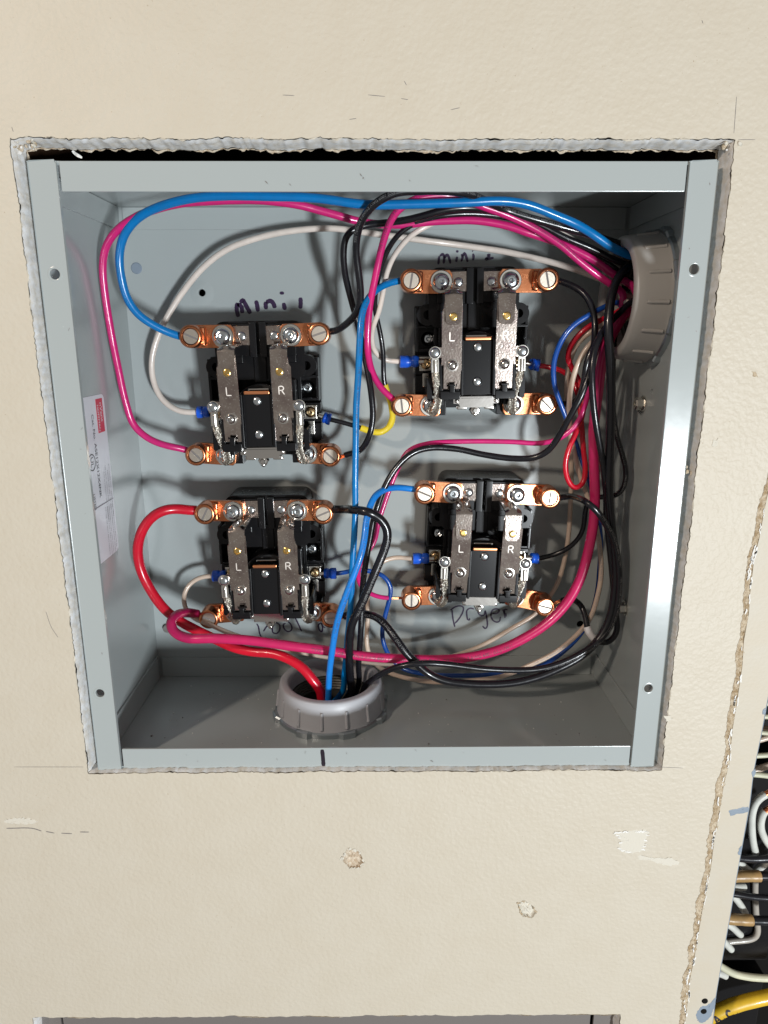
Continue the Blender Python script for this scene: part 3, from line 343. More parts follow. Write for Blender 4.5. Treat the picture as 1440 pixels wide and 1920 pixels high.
def glyphs(body, size=1.0, extrude=0.0):
    key = (body, round(size, 3), round(extrude, 3))
    if key not in _glyphs:
        cu = bpy.data.curves.new('lettering', 'FONT'); cu.body = body; cu.size = size; cu.extrude = extrude; cu.resolution_u = 3
        o = bpy.data.objects.new('lettering', cu); COL.objects.link(o)
        dg = bpy.context.evaluated_depsgraph_get(); dg.update(); me = o.evaluated_get(dg).to_mesh()
        _glyphs[key] = ([v.co.copy() for v in me.vertices], [tuple(p.vertices) for p in me.polygons])
        o.evaluated_get(dg).to_mesh_clear(); bpy.data.objects.remove(o); bpy.data.curves.remove(cu)
    return _glyphs[key]
def letters(bm, body, size, place, center=False):
    """place(x, y) -> Vector in mm"""
    V, F = glyphs(body, size)
    w = max(v.x for v in V) if V else 0
    off = w / 2 if center else 0
    vs = [bm.verts.new(place(v.x - off, v.y) * MM) for v in V]
    for f in F:
        try: bm.faces.new([vs[i] for i in f])
        except ValueError: pass
    return w
def stroke(bm, pts, w, place, taper=True):
    """a pen or pencil stroke: a flat ribbon through 2D points"""
    P = [Vector((p[0], p[1], 0)) for p in pts]
    if len(P) > 2: P, _ = catmull(P, 0.6)
    else: P = [P[0].lerp(P[1], k / 6) for k in range(7)]
    T, _ = frames(P); L = R_ = None; rnd = random.Random(len(pts) * 7 + int(pts[0][0] * 10))
    for i, p in enumerate(P):
        s = Vector((-T[i].y, T[i].x, 0)); e = min(i, len(P) - 1 - i); k = (0.55 if e == 0 else 0.9 if e == 1 else 1.0) if taper else 1.0
        k *= 1 + rnd.uniform(-0.08, 0.08); a = p + s * w / 2 * k; b = p - s * w / 2 * k
        l, r = bm.verts.new(place(a.x, a.y) * MM), bm.verts.new(place(b.x, b.y) * MM)
        if L: bm.faces.new((L, l, r, R_))
        L, R_ = l, r

# ---------------------------------------------------------------- the wall
D = DEPTH; YW = -3.0; WT = 12.7
rnd = random.Random(11)
def nz1(t, s, seed): return noise.noise(Vector((t * s, seed * 7.3, 0.5)))
def ragged(corners, step, amp, seed, fine=0.5):
    out = []; n = len(corners)
    for i in range(n):
        a, b = Vector(corners[i]), Vector(corners[(i + 1) % n]); L = (b - a).length; k = max(2, int(L / step)); nrm = Vector((-(b - a).y, (b - a).x)) / L
        for j in range(k):
            t = j / k; p = a.lerp(b, t); s = (i * 1000 + t * L)
            d = amp * (nz1(s, 0.06, seed) + 0.7 * nz1(s, 0.25, seed + 1) + fine * nz1(s, 0.9, seed + 2))
            out.append(tuple(p + nrm * d))
    return out
OPEN = [(-157.6, 161.0), (-157.2, -153.1), (156.2, -153.4), (157.8, 160.4)]
LOW = [(-208.2, -321.0), (-215.0, -420.0), (152.0, -420.0), (147.3, -322.4)]
face_open = ragged(OPEN, 0.9, 0.65, 3, 0.8)
face_low = ragged(LOW, 2.0, 0.9, 8)
crack = [(195.0, 420.0), (193.5, 120.0)] + WALL_PTS['crack'] + [(185.0, -420.0)]
outer = [(-420, 420), (-420, -470), (184.5, -470)] + list(reversed(crack))
bm = bmesh.new()
GOUGES = [ragged(WALL_PTS[k_], 0.7, 0.5, 40 + i_) for i_, k_ in enumerate(('torn_a', 'torn_b'))]
plate(bm, outer, [face_open, face_low] + GOUGES, YW, YW + 0.6)
wall = obj('wall', bm, 'wall'); wall['kind'] = 'structure'
wall['label'] = 'beige orange-peel painted drywall around the cut openings'
def ring_surface(bm, loops):
    rows = [[bm.verts.new((x * MM, y * MM, z * MM)) for x, y, z in L] for L in loops]; n = len(rows[0])
    for A, B in zip(rows, rows[1:]):
        for i in range(n): bm.faces.new((A[i], A[(i + 1) % n], B[(i + 1) % n], B[i]))
def inward(loop, c, d): return [(x + (d if x < c[0] - 100 * 0 and False else 0), z) for x, z in loop]
def cut_edge(loop, corners, seed, paper_amp, depth):
    """gypsum section behind the face outline, with its torn paper at front and back"""
    cx = sum(c[0] for c in corners) / 4; cz = sum(c[1] for c in corners) / 4
    hx = max(abs(c[0] - cx) for c in corners); hz = max(abs(c[1] - cz) for c in corners)
    def shrink(p, d):
        x, z = p; ax = abs(x - cx) / hx; az = abs(z - cz) / hz
        if ax > az: return (x - math.copysign(d, x - cx), z)
        return (x, z - math.copysign(d, z - cz))
    g = []
    for k in range(7):
        y = YW + 0.35 + (depth - 0.35) * k / 6; row = []
        for i, p in enumerate(loop):
            d = 0.25 + 0.12 * noise.noise(Vector((p[0] * 0.12, p[1] * 0.12, y * 0.35 + seed))) + 0.10 * noise.noise(Vector((p[0] * 0.9, p[1] * 0.9, y + seed))) + (0.5 if k else 0) + 0.9 * k / 6 + (0.3 * max(0.0, noise.noise(Vector((p[0] * 0.3, p[1] * 0.3, y * 0.6 + 40))) - 0.15) * 3)
            q = shrink(p, d); row.append((q[0], y, q[1]))
        g.append(row)
    bm = bmesh.new(); ring_surface(bm, g); obj('gypsum_edge', bm, 'gypsum', wall, 60)
    # back paper: torn flange reaching past the section
    rows = []
    for k in range(4):
        row = []
        for i, p in enumerate(loop):
            base = 1.8 + 0.3 * noise.noise(Vector((p[0] * 0.3, p[1] * 0.3, seed)))
            top = 0.55 if p[1] > cz + hz * 0.9 else 0.3
            tear = max(0.0, 0.9 + 2.6 * noise.noise(Vector((p[0] * 0.10, p[1] * 0.10, seed + 5))) + 1.3 * noise.noise(Vector((p[0] * 0.6, p[1] * 0.6, seed + 9)))) * paper_amp * top
            q = shrink(p, base + tear * k / 3); row.append((q[0], YW + depth + 0.2 + 0.5 * math.sin(k * 1.3 + p[0]) * k / 3, q[1]))
        rows.append(row)
    bm = bmesh.new(); ring_surface(bm, rows); obj('torn_paper', bm, 'paper', wall, 60)
    # frayed lips of paint and face paper standing just proud of the face
    bm = bmesh.new(); r2 = random.Random(seed)
    n = len(loop); i = 0
    while i < n:
        ln = r2.randint(3, 12); 
        if r2.random() < 0.35:
            w = r2.uniform(0.2, 0.8)
            prev = None
            for j in range(ln + 1):
                p = loop[(i + j) % n]; s = math.sin(math.pi * j / ln)
                o_ = shrink(p, -w * s * r2.uniform(0.6, 1.1) - 0.1); q = shrink(p, 0.35 * r2.random())
                a = bm.verts.new((o_[0] * MM, (YW - 0.08) * MM, o_[1] * MM)); b = bm.verts.new((q[0] * MM, (YW - 0.08 - 0.35 * s) * MM, q[1] * MM)); c = bm.verts.new((q[0] * MM, (YW + 0.5) * MM, q[1] * MM))
                if prev: bm.faces.new((prev[0], a, b, prev[1])); bm.faces.new((prev[1], b, c, prev[2]))
                prev = (a, b, c)
        i += ln
    obj('frayed_edge', bm, 'wall', wall, 40)
cut_edge(face_open, OPEN, 21, 1.0, WT - 1.5)
cut_edge(face_low, LOW, 34, 0.4, WT - 1.5)
# loose shreds of paper hanging at the top left corner of the opening
for pts in ([(-135, 158.0), (-133.5, 156.6), (-131, 155.2)],):
    bm = bmesh.new(); stroke(bm, pts, 1.3, lambda x, z: Vector((x, YW + 9.5 + 0.3 * math.sin(x * 2), z))); obj('paper_shred', bm, 'white_spackle', wall)
# torn corner lumps
def lump(name, cx, y, cz, sx, sy, sz, material, seed, parent):
    bm = bmesh.new(); bmesh.ops.create_icosphere(bm, subdivisions=2, radius=1.0)
    for v in bm.verts:
        k = 1 + 0.45 * noise.noise(v.co * 1.3 + Vector((seed, 0, 0))) + 0.25 * noise.noise(v.co * 4 + Vector((seed, 0, 0)))
        v.co = Vector(((cx + v.co.x * sx * k) * MM, (y + v.co.y * sy * k) * MM, (cz + v.co.z * sz * k) * MM))
    return obj(name, bm, material, parent, 180)
r3 = random.Random(14)
for cx_, cz_, n_, sp in ((-156.4, 158.6, 26, 3.2), (-150.5, 159.6, 12, 2.4), (156.6, 158.8, 22, 2.8), (156.6, -155.0, 14, 1.8), (-157.4, -155.0, 14, 1.8), (158.4, 12.0, 10, 3.0)):
    for _ in range(n_):   # crumbs of gypsum and paper fibre left by the saw at the corners
        q = r3.uniform(0.35, 1.25)
        lump('gypsum_crumb', cx_ + r3.gauss(0, sp), r3.uniform(-3.2, 5), cz_ + r3.gauss(0, sp * 0.6), q, q * 0.8, q * r3.uniform(0.6, 1.4), r3.choice(('paper', 'gypsum', 'chalky', 'brown_seam')), r3.randint(0, 99), wall)
# marks on the paint
def flat_patch(name, poly, material, y, parent=wall, jitter=0.35, relief=0.0, seed=1):
    P, _ = catmull([(x, z, 0) for x, z in poly] + [(*poly[0], 0)], 0.8)
    r2 = random.Random(seed); pts = [(p.x + r2.uniform(-jitter, jitter), p.y + r2.uniform(-jitter, jitter)) for p in P[:-1]]
    cx = sum(p[0] for p in pts) / len(pts); cz = sum(p[1] for p in pts) / len(pts)
    bm = bmesh.new(); rings = []
    for k, (s, dy) in enumerate(((1.0, 0.0), (0.93, -0.12 - relief), (0.6, -0.10 - relief * 0.6), (0.3, -0.1))):
        rings.append([bm.verts.new(((cx + (x - cx) * s) * MM, (y + dy) * MM, (cz + (z - cz) * s) * MM)) for x, z in pts])
    n = len(pts)
    for A, B in zip(rings, rings[1:]):
        for i in range(n): bm.faces.new((A[i], A[(i + 1) % n], B[(i + 1) % n], B[i]))
    bm.faces.new(rings[-1])
    return obj(name, bm, material, parent, 50)
W_ = WALL_PTS
for gi, G_ in enumerate(GOUGES):
    cx = sum(p[0] for p in G_) / len(G_); cz = sum(p[1] for p in G_) / len(G_); bm = bmesh.new(); rows = []
    for k_, (sc_, dy) in enumerate(((1.03, -0.15), (0.97, 0.7), (0.82, 1.6), (0.62, 2.3 if gi == 0 else 1.4), (0.35, 2.6 if gi == 0 else 1.0), (0.12, 2.4 if gi == 0 else 1.2))):
        rows.append([bm.verts.new(((cx + (x - cx) * sc_) * MM, (YW + dy + (0.7 * noise.noise(Vector((x * 0.9, z * 0.9, gi + k_))) if k_ > 1 else 0.25 * noise.noise(Vector((x, z, 3))))) * MM, (cz + (z - cz) * sc_) * MM)) for x, z in G_])
    for A, B in zip(rows, rows[1:]):
        for q in range(len(G_)): bm.faces.new((A[q], A[(q + 1) % len(G_)], B[(q + 1) % len(G_)], B[q]))
    bm.faces.new(rows[-1]); obj('gouge', bm, 'paper' if gi == 0 else 'chalky', wall, 40)
    r2 = random.Random(60 + gi); bm = bmesh.new(); n_ = len(G_)
    for q in range(0, n_, 2):
        if r2.random() < (0.75 if gi == 0 else 0.5):
            m_ = r2.randint(2, 4); pts = [(G_[(q + t_) % n_][0] + r2.uniform(-.5, .5), G_[(q + t_) % n_][1] + r2.uniform(-.5, .5)) for t_ in range(m_)]
            stroke(bm, pts, r2.uniform(0.4, 1.3), lambda x, z: Vector((x, YW - 0.25 - 0.25 * math.sin(3 * x + z), z)))
    obj('paint_flake', bm, 'chalky' if gi == 0 else 'brown_seam', wall)
for key, m in (('chip_a', 'chalky'), ('chip_b', 'chalky'), ('chip_c', 'chalky'), ('chip_d', 'chalky'), ('chip_e', 'brown_seam'), ('chip_f', 'chalky')):
    flat_patch('paint_chip', W_[key], m, YW, seed=len(key) + ord(key[-1]), jitter=0.7, relief=0.12)
bm = bmesh.new(); r2 = random.Random(77)
P = W_['chip_a']; cyc = P + [P[0]]
for a_, b_ in zip(cyc, cyc[1:]):
    L_ = math.hypot(b_[0] - a_[0], b_[1] - a_[1]); n_ = max(2, int(L_ / 1.6))
    for k_ in range(n_):
        t_ = (k_ + r2.random() * 0.6) / n_; x_, z_ = a_[0] + (b_[0] - a_[0]) * t_, a_[1] + (b_[1] - a_[1]) * t_
        if r2.random() < 0.8: stroke(bm, [(x_ - r2.uniform(0.5, 1.6), z_ + r2.uniform(-.5, .5)), (x_ + r2.uniform(-.3, .3), z_ + r2.uniform(-.4, .4)), (x_ + r2.uniform(0.5, 1.6), z_ + r2.uniform(-.6, .6))], r2.uniform(0.35, 1.1), lambda x, z: Vector((x, YW - 0.3 - 0.1 * math.sin(5 * x), z)))
obj('paint_flake', bm, 'white_spackle', wall)
for key in ('scuff_a', 'scuff_b', 'scuff_c', 'scuff_d', 'pencil_a', 'pencil_b', 'pencil_c', 'pencil_d', 'pencil_e', 'pencil_f', 'pencil_g', 'pencil_h', 'pencil_i', 'pencil_j', 'pencil_k', 'pencil_l', 'pencil_m'):
    bm = bmesh.new(); s = key.startswith('scuff')
    stroke(bm, W_[key], 0.6 if s else 0.26, lambda x, z: Vector((x, YW - 0.05, z)))
    obj('scuff_mark' if s else 'pencil_line', bm, 'pencil', wall)
# ---- the painted steel trim of the distribution panel at the right
panel = thing('distribution_panel', 'open breaker panel with beige painted steel edge at the far right', 'electrical panel', (210, 0, -200))
poff = Vector((210, 0, -200))
def rel(bm, off):
    bmesh.ops.translate(bm, verts=bm.verts, vec=-Vector(off) * MM); return bm
edge = [(213.0, 420.0), (212.0, 60.0), (209.0, -60.0)] + W_['edge'] + [(196.0, -420.0)]
inner = [(x + 0.9, z) for x, z in crack if z < 421]
E2 = []
bm = bmesh.new()
out = [p for p in edge] + list(reversed([(x, z) for x, z in inner]))
plate(bm, out, [circ(*W_['hole_a'][0], 1.75, 14), circ(*W_['hole_b'][0], 1.9, 14)], YW - 0.9, YW + 0.4)
obj('trim_flange', rel(bm, poff), 'trim', panel, 30)
bm = bmesh.new(); P, _ = catmull([(x, 0, z) for x, z in edge], 6)
rows = [[(p.x + dx, y, p.z) for p in P] for dx, y in ((0.0, YW - 0.88), (0.6, YW - 0.6), (0.75, YW + 1.0), (0.75, YW + 14))]
R_ = [[bm.verts.new(Vector(q) * MM) for q in r] for r in rows]
for A, B in zip(R_, R_[1:]):
    for i in range(len(P) - 1): bm.faces.new((A[i], A[i + 1], B[i + 1], B[i]))
obj('trim_return', rel(bm, poff), 'graypaint', panel, 40)
for key in ('blue_a', 'blue_b', 'blue_c', 'blue_d', 'blue_e'):
    o = flat_patch('bare_primer', W_[key], 'graypaint', YW - 0.92, panel, 0.35, 0, 5); o.location = -poff * MM
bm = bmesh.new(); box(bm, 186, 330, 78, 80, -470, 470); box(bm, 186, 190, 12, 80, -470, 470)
obj('cabinet_back', rel(bm, poff), 'void', panel)  # cabinet walls coloured near-black for shade, closing off stray light and world
bm = bmesh.new(); box(bm, 228, 262, 40, 77, -330, -180, 1.5); box(bm, 226, 262, 40, 70, -520, -342, 1.5); box(bm, 228, 270, 44, 77, -160, -60, 1.5)
obj('breaker_body', rel(bm, poff), 'black', panel, 30)
for k, key in enumerate(('hole_a', 'hole_b')):
    bm = bmesh.new(); x, z = W_[key][0]; lathe(bm, [(2.0, YW + 0.3), (2.0, YW + 5), (0.3, YW + 5.01)], (x, 0, z), 'y', 14); obj('screw_hole_dark', rel(bm, poff), 'void', panel)
    bm = bmesh.new(); lathe(bm, [(1.75, YW - 1.35), (1.9, YW - 0.9)], (x, 0, z), 'y', 16); obj('screw_hole_dark', rel(bm, poff), 'void', panel)  # black disc proud of the trim; the hole's darkness is its colour
# ---- caulk seam between drywall and trim: an irregular bead
def seam_w(s): return 0.9 + 1.5 * max(0, 0.45 + noise.noise(Vector((s * 0.09, 4.0, 0)))) + 0.7 * noise.noise(Vector((s * 0.5, 9.0, 0)))
P, _ = catmull([(x, 0, z) for x, z in crack if z < 130], 0.9)
bm = bmesh.new(); rows = []; s = 0.0
for i, p in enumerate(P):
    s += (P[i] - P[i - 1]).length if i else 0
    k = 0.35 if p.z > 6 else 1.0; k *= 1.0 + 0.35 * min(1.0, max(0.0, (-60 - p.z) / 120))
    w = max(0.3, seam_w(s)) * k; row = []
    for j in range(9):
        t = j / 4 - 1; off = t * w * 1.15 + 0.25 * noise.noise(Vector((s * 0.8, j * 3.1, 2)))
        hgt = (1 - t * t) * (0.55 + 0.9 * noise.noise(Vector((s * 0.7, j * 0.9, 5)))) * min(1.2, w * 0.6)
        row.append(bm.verts.new(((p.x + off) * MM, (YW - 0.15 - hgt) * MM, p.z * MM)))
    rows.append(row)
for A, B in zip(rows, rows[1:]):
    for j in range(8): bm.faces.new((A[j], A[j + 1], B[j + 1], B[j]))
obj('caulk_seam', bm, 'brown_seam', wall, 70)
bm = bmesh.new(); r2 = random.Random(5); s = 0
for i in range(3, len(P) - 8, 1):
    if P[i].z > 0: continue
    if r2.random() < 0.16:
        n = r2.randint(3, 8); off = r2.uniform(-1.2, 1.4)
        pts = [(P[i + j].x + off + r2.uniform(-0.35, 0.35), P[i + j].z) for j in range(n) if i + j < len(P)]
        stroke(bm, pts, r2.uniform(0.35, 0.9), lambda x, z: Vector((x, YW - 1.05, z)))
obj('paint_flake', bm, 'white_spackle', wall)
# ---- behind the wall: studs, and a shell coloured near-black for the gap's darkness
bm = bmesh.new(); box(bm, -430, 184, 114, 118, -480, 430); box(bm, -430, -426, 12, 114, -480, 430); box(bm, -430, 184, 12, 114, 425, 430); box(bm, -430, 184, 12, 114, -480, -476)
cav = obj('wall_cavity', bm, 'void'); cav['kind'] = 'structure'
for x0, x1 in ((159.5, 181.0), (-199, -161.5)):
    bm = bmesh.new(); box(bm, x0, x1, YW + WT + 1.2, 102, -315, 424, 1.0); o = obj('wall_stud', bm, 'stud'); o['kind'] = 'structure'
# ---- lower metal cabinet seen through the second cut-out
low = thing('lower_cabinet', 'dull gray-brown metal cabinet in the cut-out at the bottom edge', 'cabinet', (-30, 6, -380))
lo = Vector((-30, 6, -380))
for nm, x0, x1, m in (('cover_panel', -214, -196.4, 'steel_dark'), ('cover_panel', -195.2, 132.4, 'steel_dark'), ('cover_panel', 134.4, 149.6, 'steel_dark')):
    bm = bmesh.new(); box(bm, x0, x1, 5.0, 7.0, -430, -300, 0.4); obj(nm, rel(bm, lo), m, low, 30)
bm = bmesh.new(); box(bm, -223, -214.3, 3.0, 4.4, -430, -310, 0.4); obj('blue_shim', rel(bm, lo), 'label', low, 30)
bm = bmesh.new(); box(bm, -224, 160, 9.0, 10.0, -430, -300); obj('cabinet_body', rel(bm, lo), 'void', low)

# ---------------------------------------------------------------- the gray enclosure
S = 152.5
enc = thing('relay_enclosure', 'square gray steel enclosure set into the cut wall, its cover removed', 'electrical box', (0, D, -S))
eo = Vector((0, D, -S))
def epart(name, bm, m, smooth=30, parent=enc): return obj(name, rel(bm, eo), m, parent, smooth)
bm = bmesh.new()
plate(bm, [(-S + 0.3, -S + 0.3), (S - 0.3, -S + 0.3), (S - 0.3, S - 0.3), (-S + 0.3, S - 0.3)], [circ(-104.8, 103.1, 2.1, 18), circ(-143.5, -114.9, 2.6, 16), circ(139.2, -113.7, 2.4, 16)], D, D + 1.5)
epart('back_panel', bm, 'box')
BC = (-29.0, 60.0); RC = (56.0, 97.0)
bm = bmesh.new(); plate(bm, [(-S, 0.6), (S, 0.6), (S, D), (-S, D)], [circ(*BC, 27, 32)], -S + 1.5, -S, 'xy'); epart('bottom_panel', bm, 'box')
bm = bmesh.new(); plate(bm, [(-S, 0.6), (S, 0.6), (S, D), (-S, D)], [], S - 1.5, S, 'xy'); epart('top_panel', bm, 'box')
bm = bmesh.new(); plate(bm, [(0.4, -S + 1.6), (D, -S + 1.6), (D, S - 1.6), (0.4, S - 1.6)], [], -S, -S + 1.5, 'yz'); epart('side_panel', bm, 'box')
bm = bmesh.new(); plate(bm, [(0.4, -S + 1.6), (D, -S + 1.6), (D, S - 1.6), (0.4, S - 1.6)], [circ(*RC, 27, 32), circ(47.2, 47.7, 1.8, 14)], S - 1.5, S, 'yz'); epart('side_panel', bm, 'box')
# folded tabs lapped on the back and side panels, with a hairline gap
for z0, z1 in ((-S + 1.6, -136.7), (138.6, S - 1.6)):
    bm = bmesh.new(); box(bm, -S + 4.2, S - 4.2, D - 1.3, D - 0.05, z0, z1, 0.25); epart('lap_tab', bm, 'box')
for sx in (-1, 1):
    for z0, z1 in ((-S + 1.7, -134.4), (138.2, S - 1.7)):
        bm = bmesh.new(); box(bm, *(sorted((sx * (S - 1.55), sx * (S - 2.8)))), 2.2, D - 3.0, z0, z1, 0.25); epart('lap_tab', bm, 'box')
# flanges
for sx in (-1, 1):
    holes = [circ(-145.9, 105.1, 2.35, 20), circ(-147.0, -106.2, 2.35, 20)] if sx < 0 else [circ(146.6, 107.0, 2.35, 20), circ(145.3, -105.2, 2.35, 20)]
    a, b = (-S, -139.8) if sx < 0 else (139.8, S)
    bm = bmesh.new(); plate(bm, rrect(a, b, -S, S, 1.0, 4), holes, -0.35, 1.2)
    es = [e for e in bm.edges if len(e.link_faces) == 2 and all(abs(v.co.y + 0.35 * MM) < 1e-6 for v in e.verts) and abs(e.link_faces[0].normal.dot(e.link_faces[1].normal)) < 0.5]
    bm.normal_update()
    es = [e for e in bm.edges if len(e.link_faces) == 2 and all(abs(v.co.y + 0.35 * MM) < 1e-6 for v in e.verts) and abs(e.link_faces[0].normal.dot(e.link_faces[1].normal)) < 0.5]
    bmesh.ops.bevel(bm, geom=es, offset=0.5 * MM, segments=3, affect='EDGES', profile=0.5)
    for v in bm.verts:
        if sx > 0: v.co.y -= max(0.0, (v.co.x / MM - 139.8)) * 0.023 * MM     # sheet bent slightly, its tilt set to catch the right lamp's highlight
    fl = epart('side_flange', bm, 'box')
    # rolled outer bend running into the side panel
    for hx, hz in [(sum(p[0] for p in h) / 20, sum(p[1] for p in h) / 20) for h in holes]:
        bm = bmesh.new(); lathe(bm, [(2.35, -0.36), (2.9, -0.62), (3.5, -0.36)], (hx, 0, hz), 'y', 22, closed=True); o = epart('hole_rim', bm, 'box', 60, fl)
for z0, z1 in ((139.9, S), (-S, -140.2)):
    bm = bmesh.new(); box(bm, -138.9, 139.1, 0.15, 1.6, z0, z1, 0.45); epart('cross_flange', bm, 'box')
# hole plug, dimple, marker tick, chips
bm = bmesh.new(); lathe(bm, [(0.0001, -0.5), (2.9, -0.45), (3.3, -0.1), (3.35, 0.0)], (-143.1, D, 117.2), 'y', 24); epart('hole_plug', bm, 'graypaint')
bm = bmesh.new(); lathe(bm, [(2.1, 0.2), (2.2, -0.35), (3.2, -0.6), (5.5, -0.25), (7.5, 0.02)], (-104.8, D, 103.1), 'y', 28)
for f in [f for f in bm.faces if len(f.verts) > 4]: bm.faces.remove(f)
epart('punched_rim', bm, 'box', 60)
bm = bmesh.new(); lathe(bm, [(2.6, -2.2), (3.0, -1.8), (3.0, 0.0)], (-142.5, D, -114.9), 'y', 20); epart('mounting_stud', bm, 'steel_dark')
bm = bmesh.new(); stroke(bm, [(-29.9, -141.2), (-29.6, -145.0), (-29.3, -151.6)], 2.2, lambda x, z: Vector((x, 0.06 + 0.0, z))); epart('ink_mark', bm, 'ink_black')
for key, segs in INK.items():
    bm = bmesh.new()
    for w, pts in segs: stroke(bm, pts, w, lambda x, z: Vector((x, D - 0.12, z)))
    o = epart('handwriting', bm, 'ink'); o['label'] = {'mini1': 'purple marker writing mini 1', 'mini2': 'purple marker writing mini 2', 'pool': 'black marker writing Pool', 'dryer': 'purple marker writing Dryer'}[key]
r2 = random.Random(31); bm = bmesh.new()
for _ in range(26):
    if r2.random() < 0.5: x_, z_ = r2.choice((-1, 1)) * r2.uniform(141.5, 151), r2.uniform(-148, 148)
    else: x_, z_ = r2.uniform(-136, 136), r2.choice((-1, 1)) * r2.uniform(142, 151)
    L_ = r2.uniform(0.3, 1.8); a_ = r2.uniform(0, 3.1)
    stroke(bm, [(x_, z_), (x_ + L_ * math.cos(a_) * .5, z_ + L_ * math.sin(a_) * .5 + .1), (x_ + L_ * math.cos(a_), z_ + L_ * math.sin(a_))], r2.uniform(0.15, 0.4), lambda x, z: Vector((x, -0.42 - (max(0, x - 139.8) * 0.023), z)))
o = epart('scratches', bm, 'steel_dark'); o['kind'] = 'stuff'
# crumbs in the bottom and dust
bm = bmesh.new(); r2 = random.Random(2)
for x, y, q in [(-141, 6, .8), (-139, 10, .7), (-136, 5, .6), (-133, 30, .5), (-120, 50, .4), (30, 20, .5), (45, 70, .4), (120, 30, .4)] + [(r2.uniform(-130, 130), r2.uniform(5, 95), r2.uniform(0.12, 0.3)) for _ in range(60)]:
    box(bm, x - q, x + q * r2.random(), y - q, y + q * r2.random(), -S + 1.5, -S + 1.5 + q)
o = epart('dust', bm, 'pencil'); o['kind'] = 'stuff'
bm = bmesh.new()
for _ in range(70):
    x, y, q = r2.uniform(-130, 135), r2.uniform(5, 95), r2.uniform(0.12, 0.28); box(bm, x - q, x + q, y - q, y + q, -S + 1.5, -S + 1.5 + q)
o = epart('pale_dust', bm, 'white_spackle'); o['kind'] = 'stuff'
# hex screws on the right side panel
for (y, z) in ((57.1, 40.4), (56.3, -82.4)):
    X = S - 1.5
    bm = bmesh.new(); lathe(bm, [(4.6, X), (4.6, X - 0.8), (3.9, X - 1.1)], (0, y, z), 'x', 24); lathe(bm, [(3.6, X - 1.0), (3.6, X - 4.6), (3.0, X - 5.2), (1.6, X - 5.2), (1.4, X - 4.0)], (0, y, z), 'x', 6, a0=0.3)
    hs = epart('hex_screw', bm, 'tin', 30)
    bm = bmesh.new()
    for k in range(5):
        a = rad(250 + k * 18 + (z < 0) * 170); q = [Vector((X - 0.4, y + 4.4 * math.cos(a), z + 4.4 * math.sin(a))), Vector((X - 1.8, y + 6.6 * math.cos(a + .1), z + 6.8 * math.sin(a + .1))), Vector((X - 0.4, y + 4.4 * math.cos(a + .28), z + 4.4 * math.sin(a + .28)))]
        bm.faces.new([bm.verts.new(v * MM) for v in q])
    epart('metal_burr', bm, 'black', 30, hs)
# label on the left side panel, reading downwards
XL = -S + 1.5 + 0.1
lab = bmesh.new(); plate(lab, rrect(9, 54.5, -43.2, 46.9, 3.2, 6), [], XL - 0.1, XL + 0.1, 'yz')
lab = epart('maker_label', lab, 'label')
bm = bmesh.new(); plate(bm, [(42.5, 44.8), (51.6, 44.8), (51.6, 26.5), (42.5, 26.5)], [], XL + 0.12, XL + 0.2, 'yz'); epart('label_logo', bm, 'label_red', 30, lab)
def down(y0, z0, d=0.28): return lambda x, y: Vector((XL + d, y0 + y, z0 - x))
bm = bmesh.new(); letters(bm, 'nVent', 4.4, down(47.2, 42.8)); letters(bm, 'HOFFMAN', 3.1, down(43.4, 41.8)); epart('label_print', bm, 'label', 30, lab)
bm = bmesh.new(); letters(bm, 'Cat. No.', 4.0, down(35.0, 37.5)); letters(bm, 'ASE12X12X4NK', 4.3, down(35.0, 22.0)); letters(bm, 'LISTED', 3.0, down(27.0, -4.0)); letters(bm, 'UL', 4.8, down(28.2, 15.6))
lathe(bm, [(4.6, 0.0), (4.0, 0.0)], (XL + 0.28, 29.6, 12.6), 'x', 24)
for f in [f for f in bm.faces if len(f.verts) == 24]: bm.faces.remove(f)
epart('label_print', bm, 'label_ink', 30, lab)
bm = bmesh.new(); r2 = random.Random(4)
fine = ['ENCLOSURE TYPE 1', 'INDOOR USE ONLY', 'Use copper conductors', 'Refer to instructions', 'before installation']
for k in range(4): letters(bm, fine[k] + ' ' + fine[k + 1], 1.7, down(51.0 - k * 2.6, 8.0 - (k % 2) * 3))
for k in range(5): letters(bm, fine[(k + 2) % 5] + ' ' + fine[k % 5] , 1.7, down(51.0 - (k // 2) * 5.2 - (k % 2) * 2.4, -14.5))
stroke(bm, [(53.8, -12.2), (10, -12.2)], 0.5, lambda a, b: Vector((XL + 0.28, a, b)))
epart('label_print', bm, 'label_gray', 30, lab)

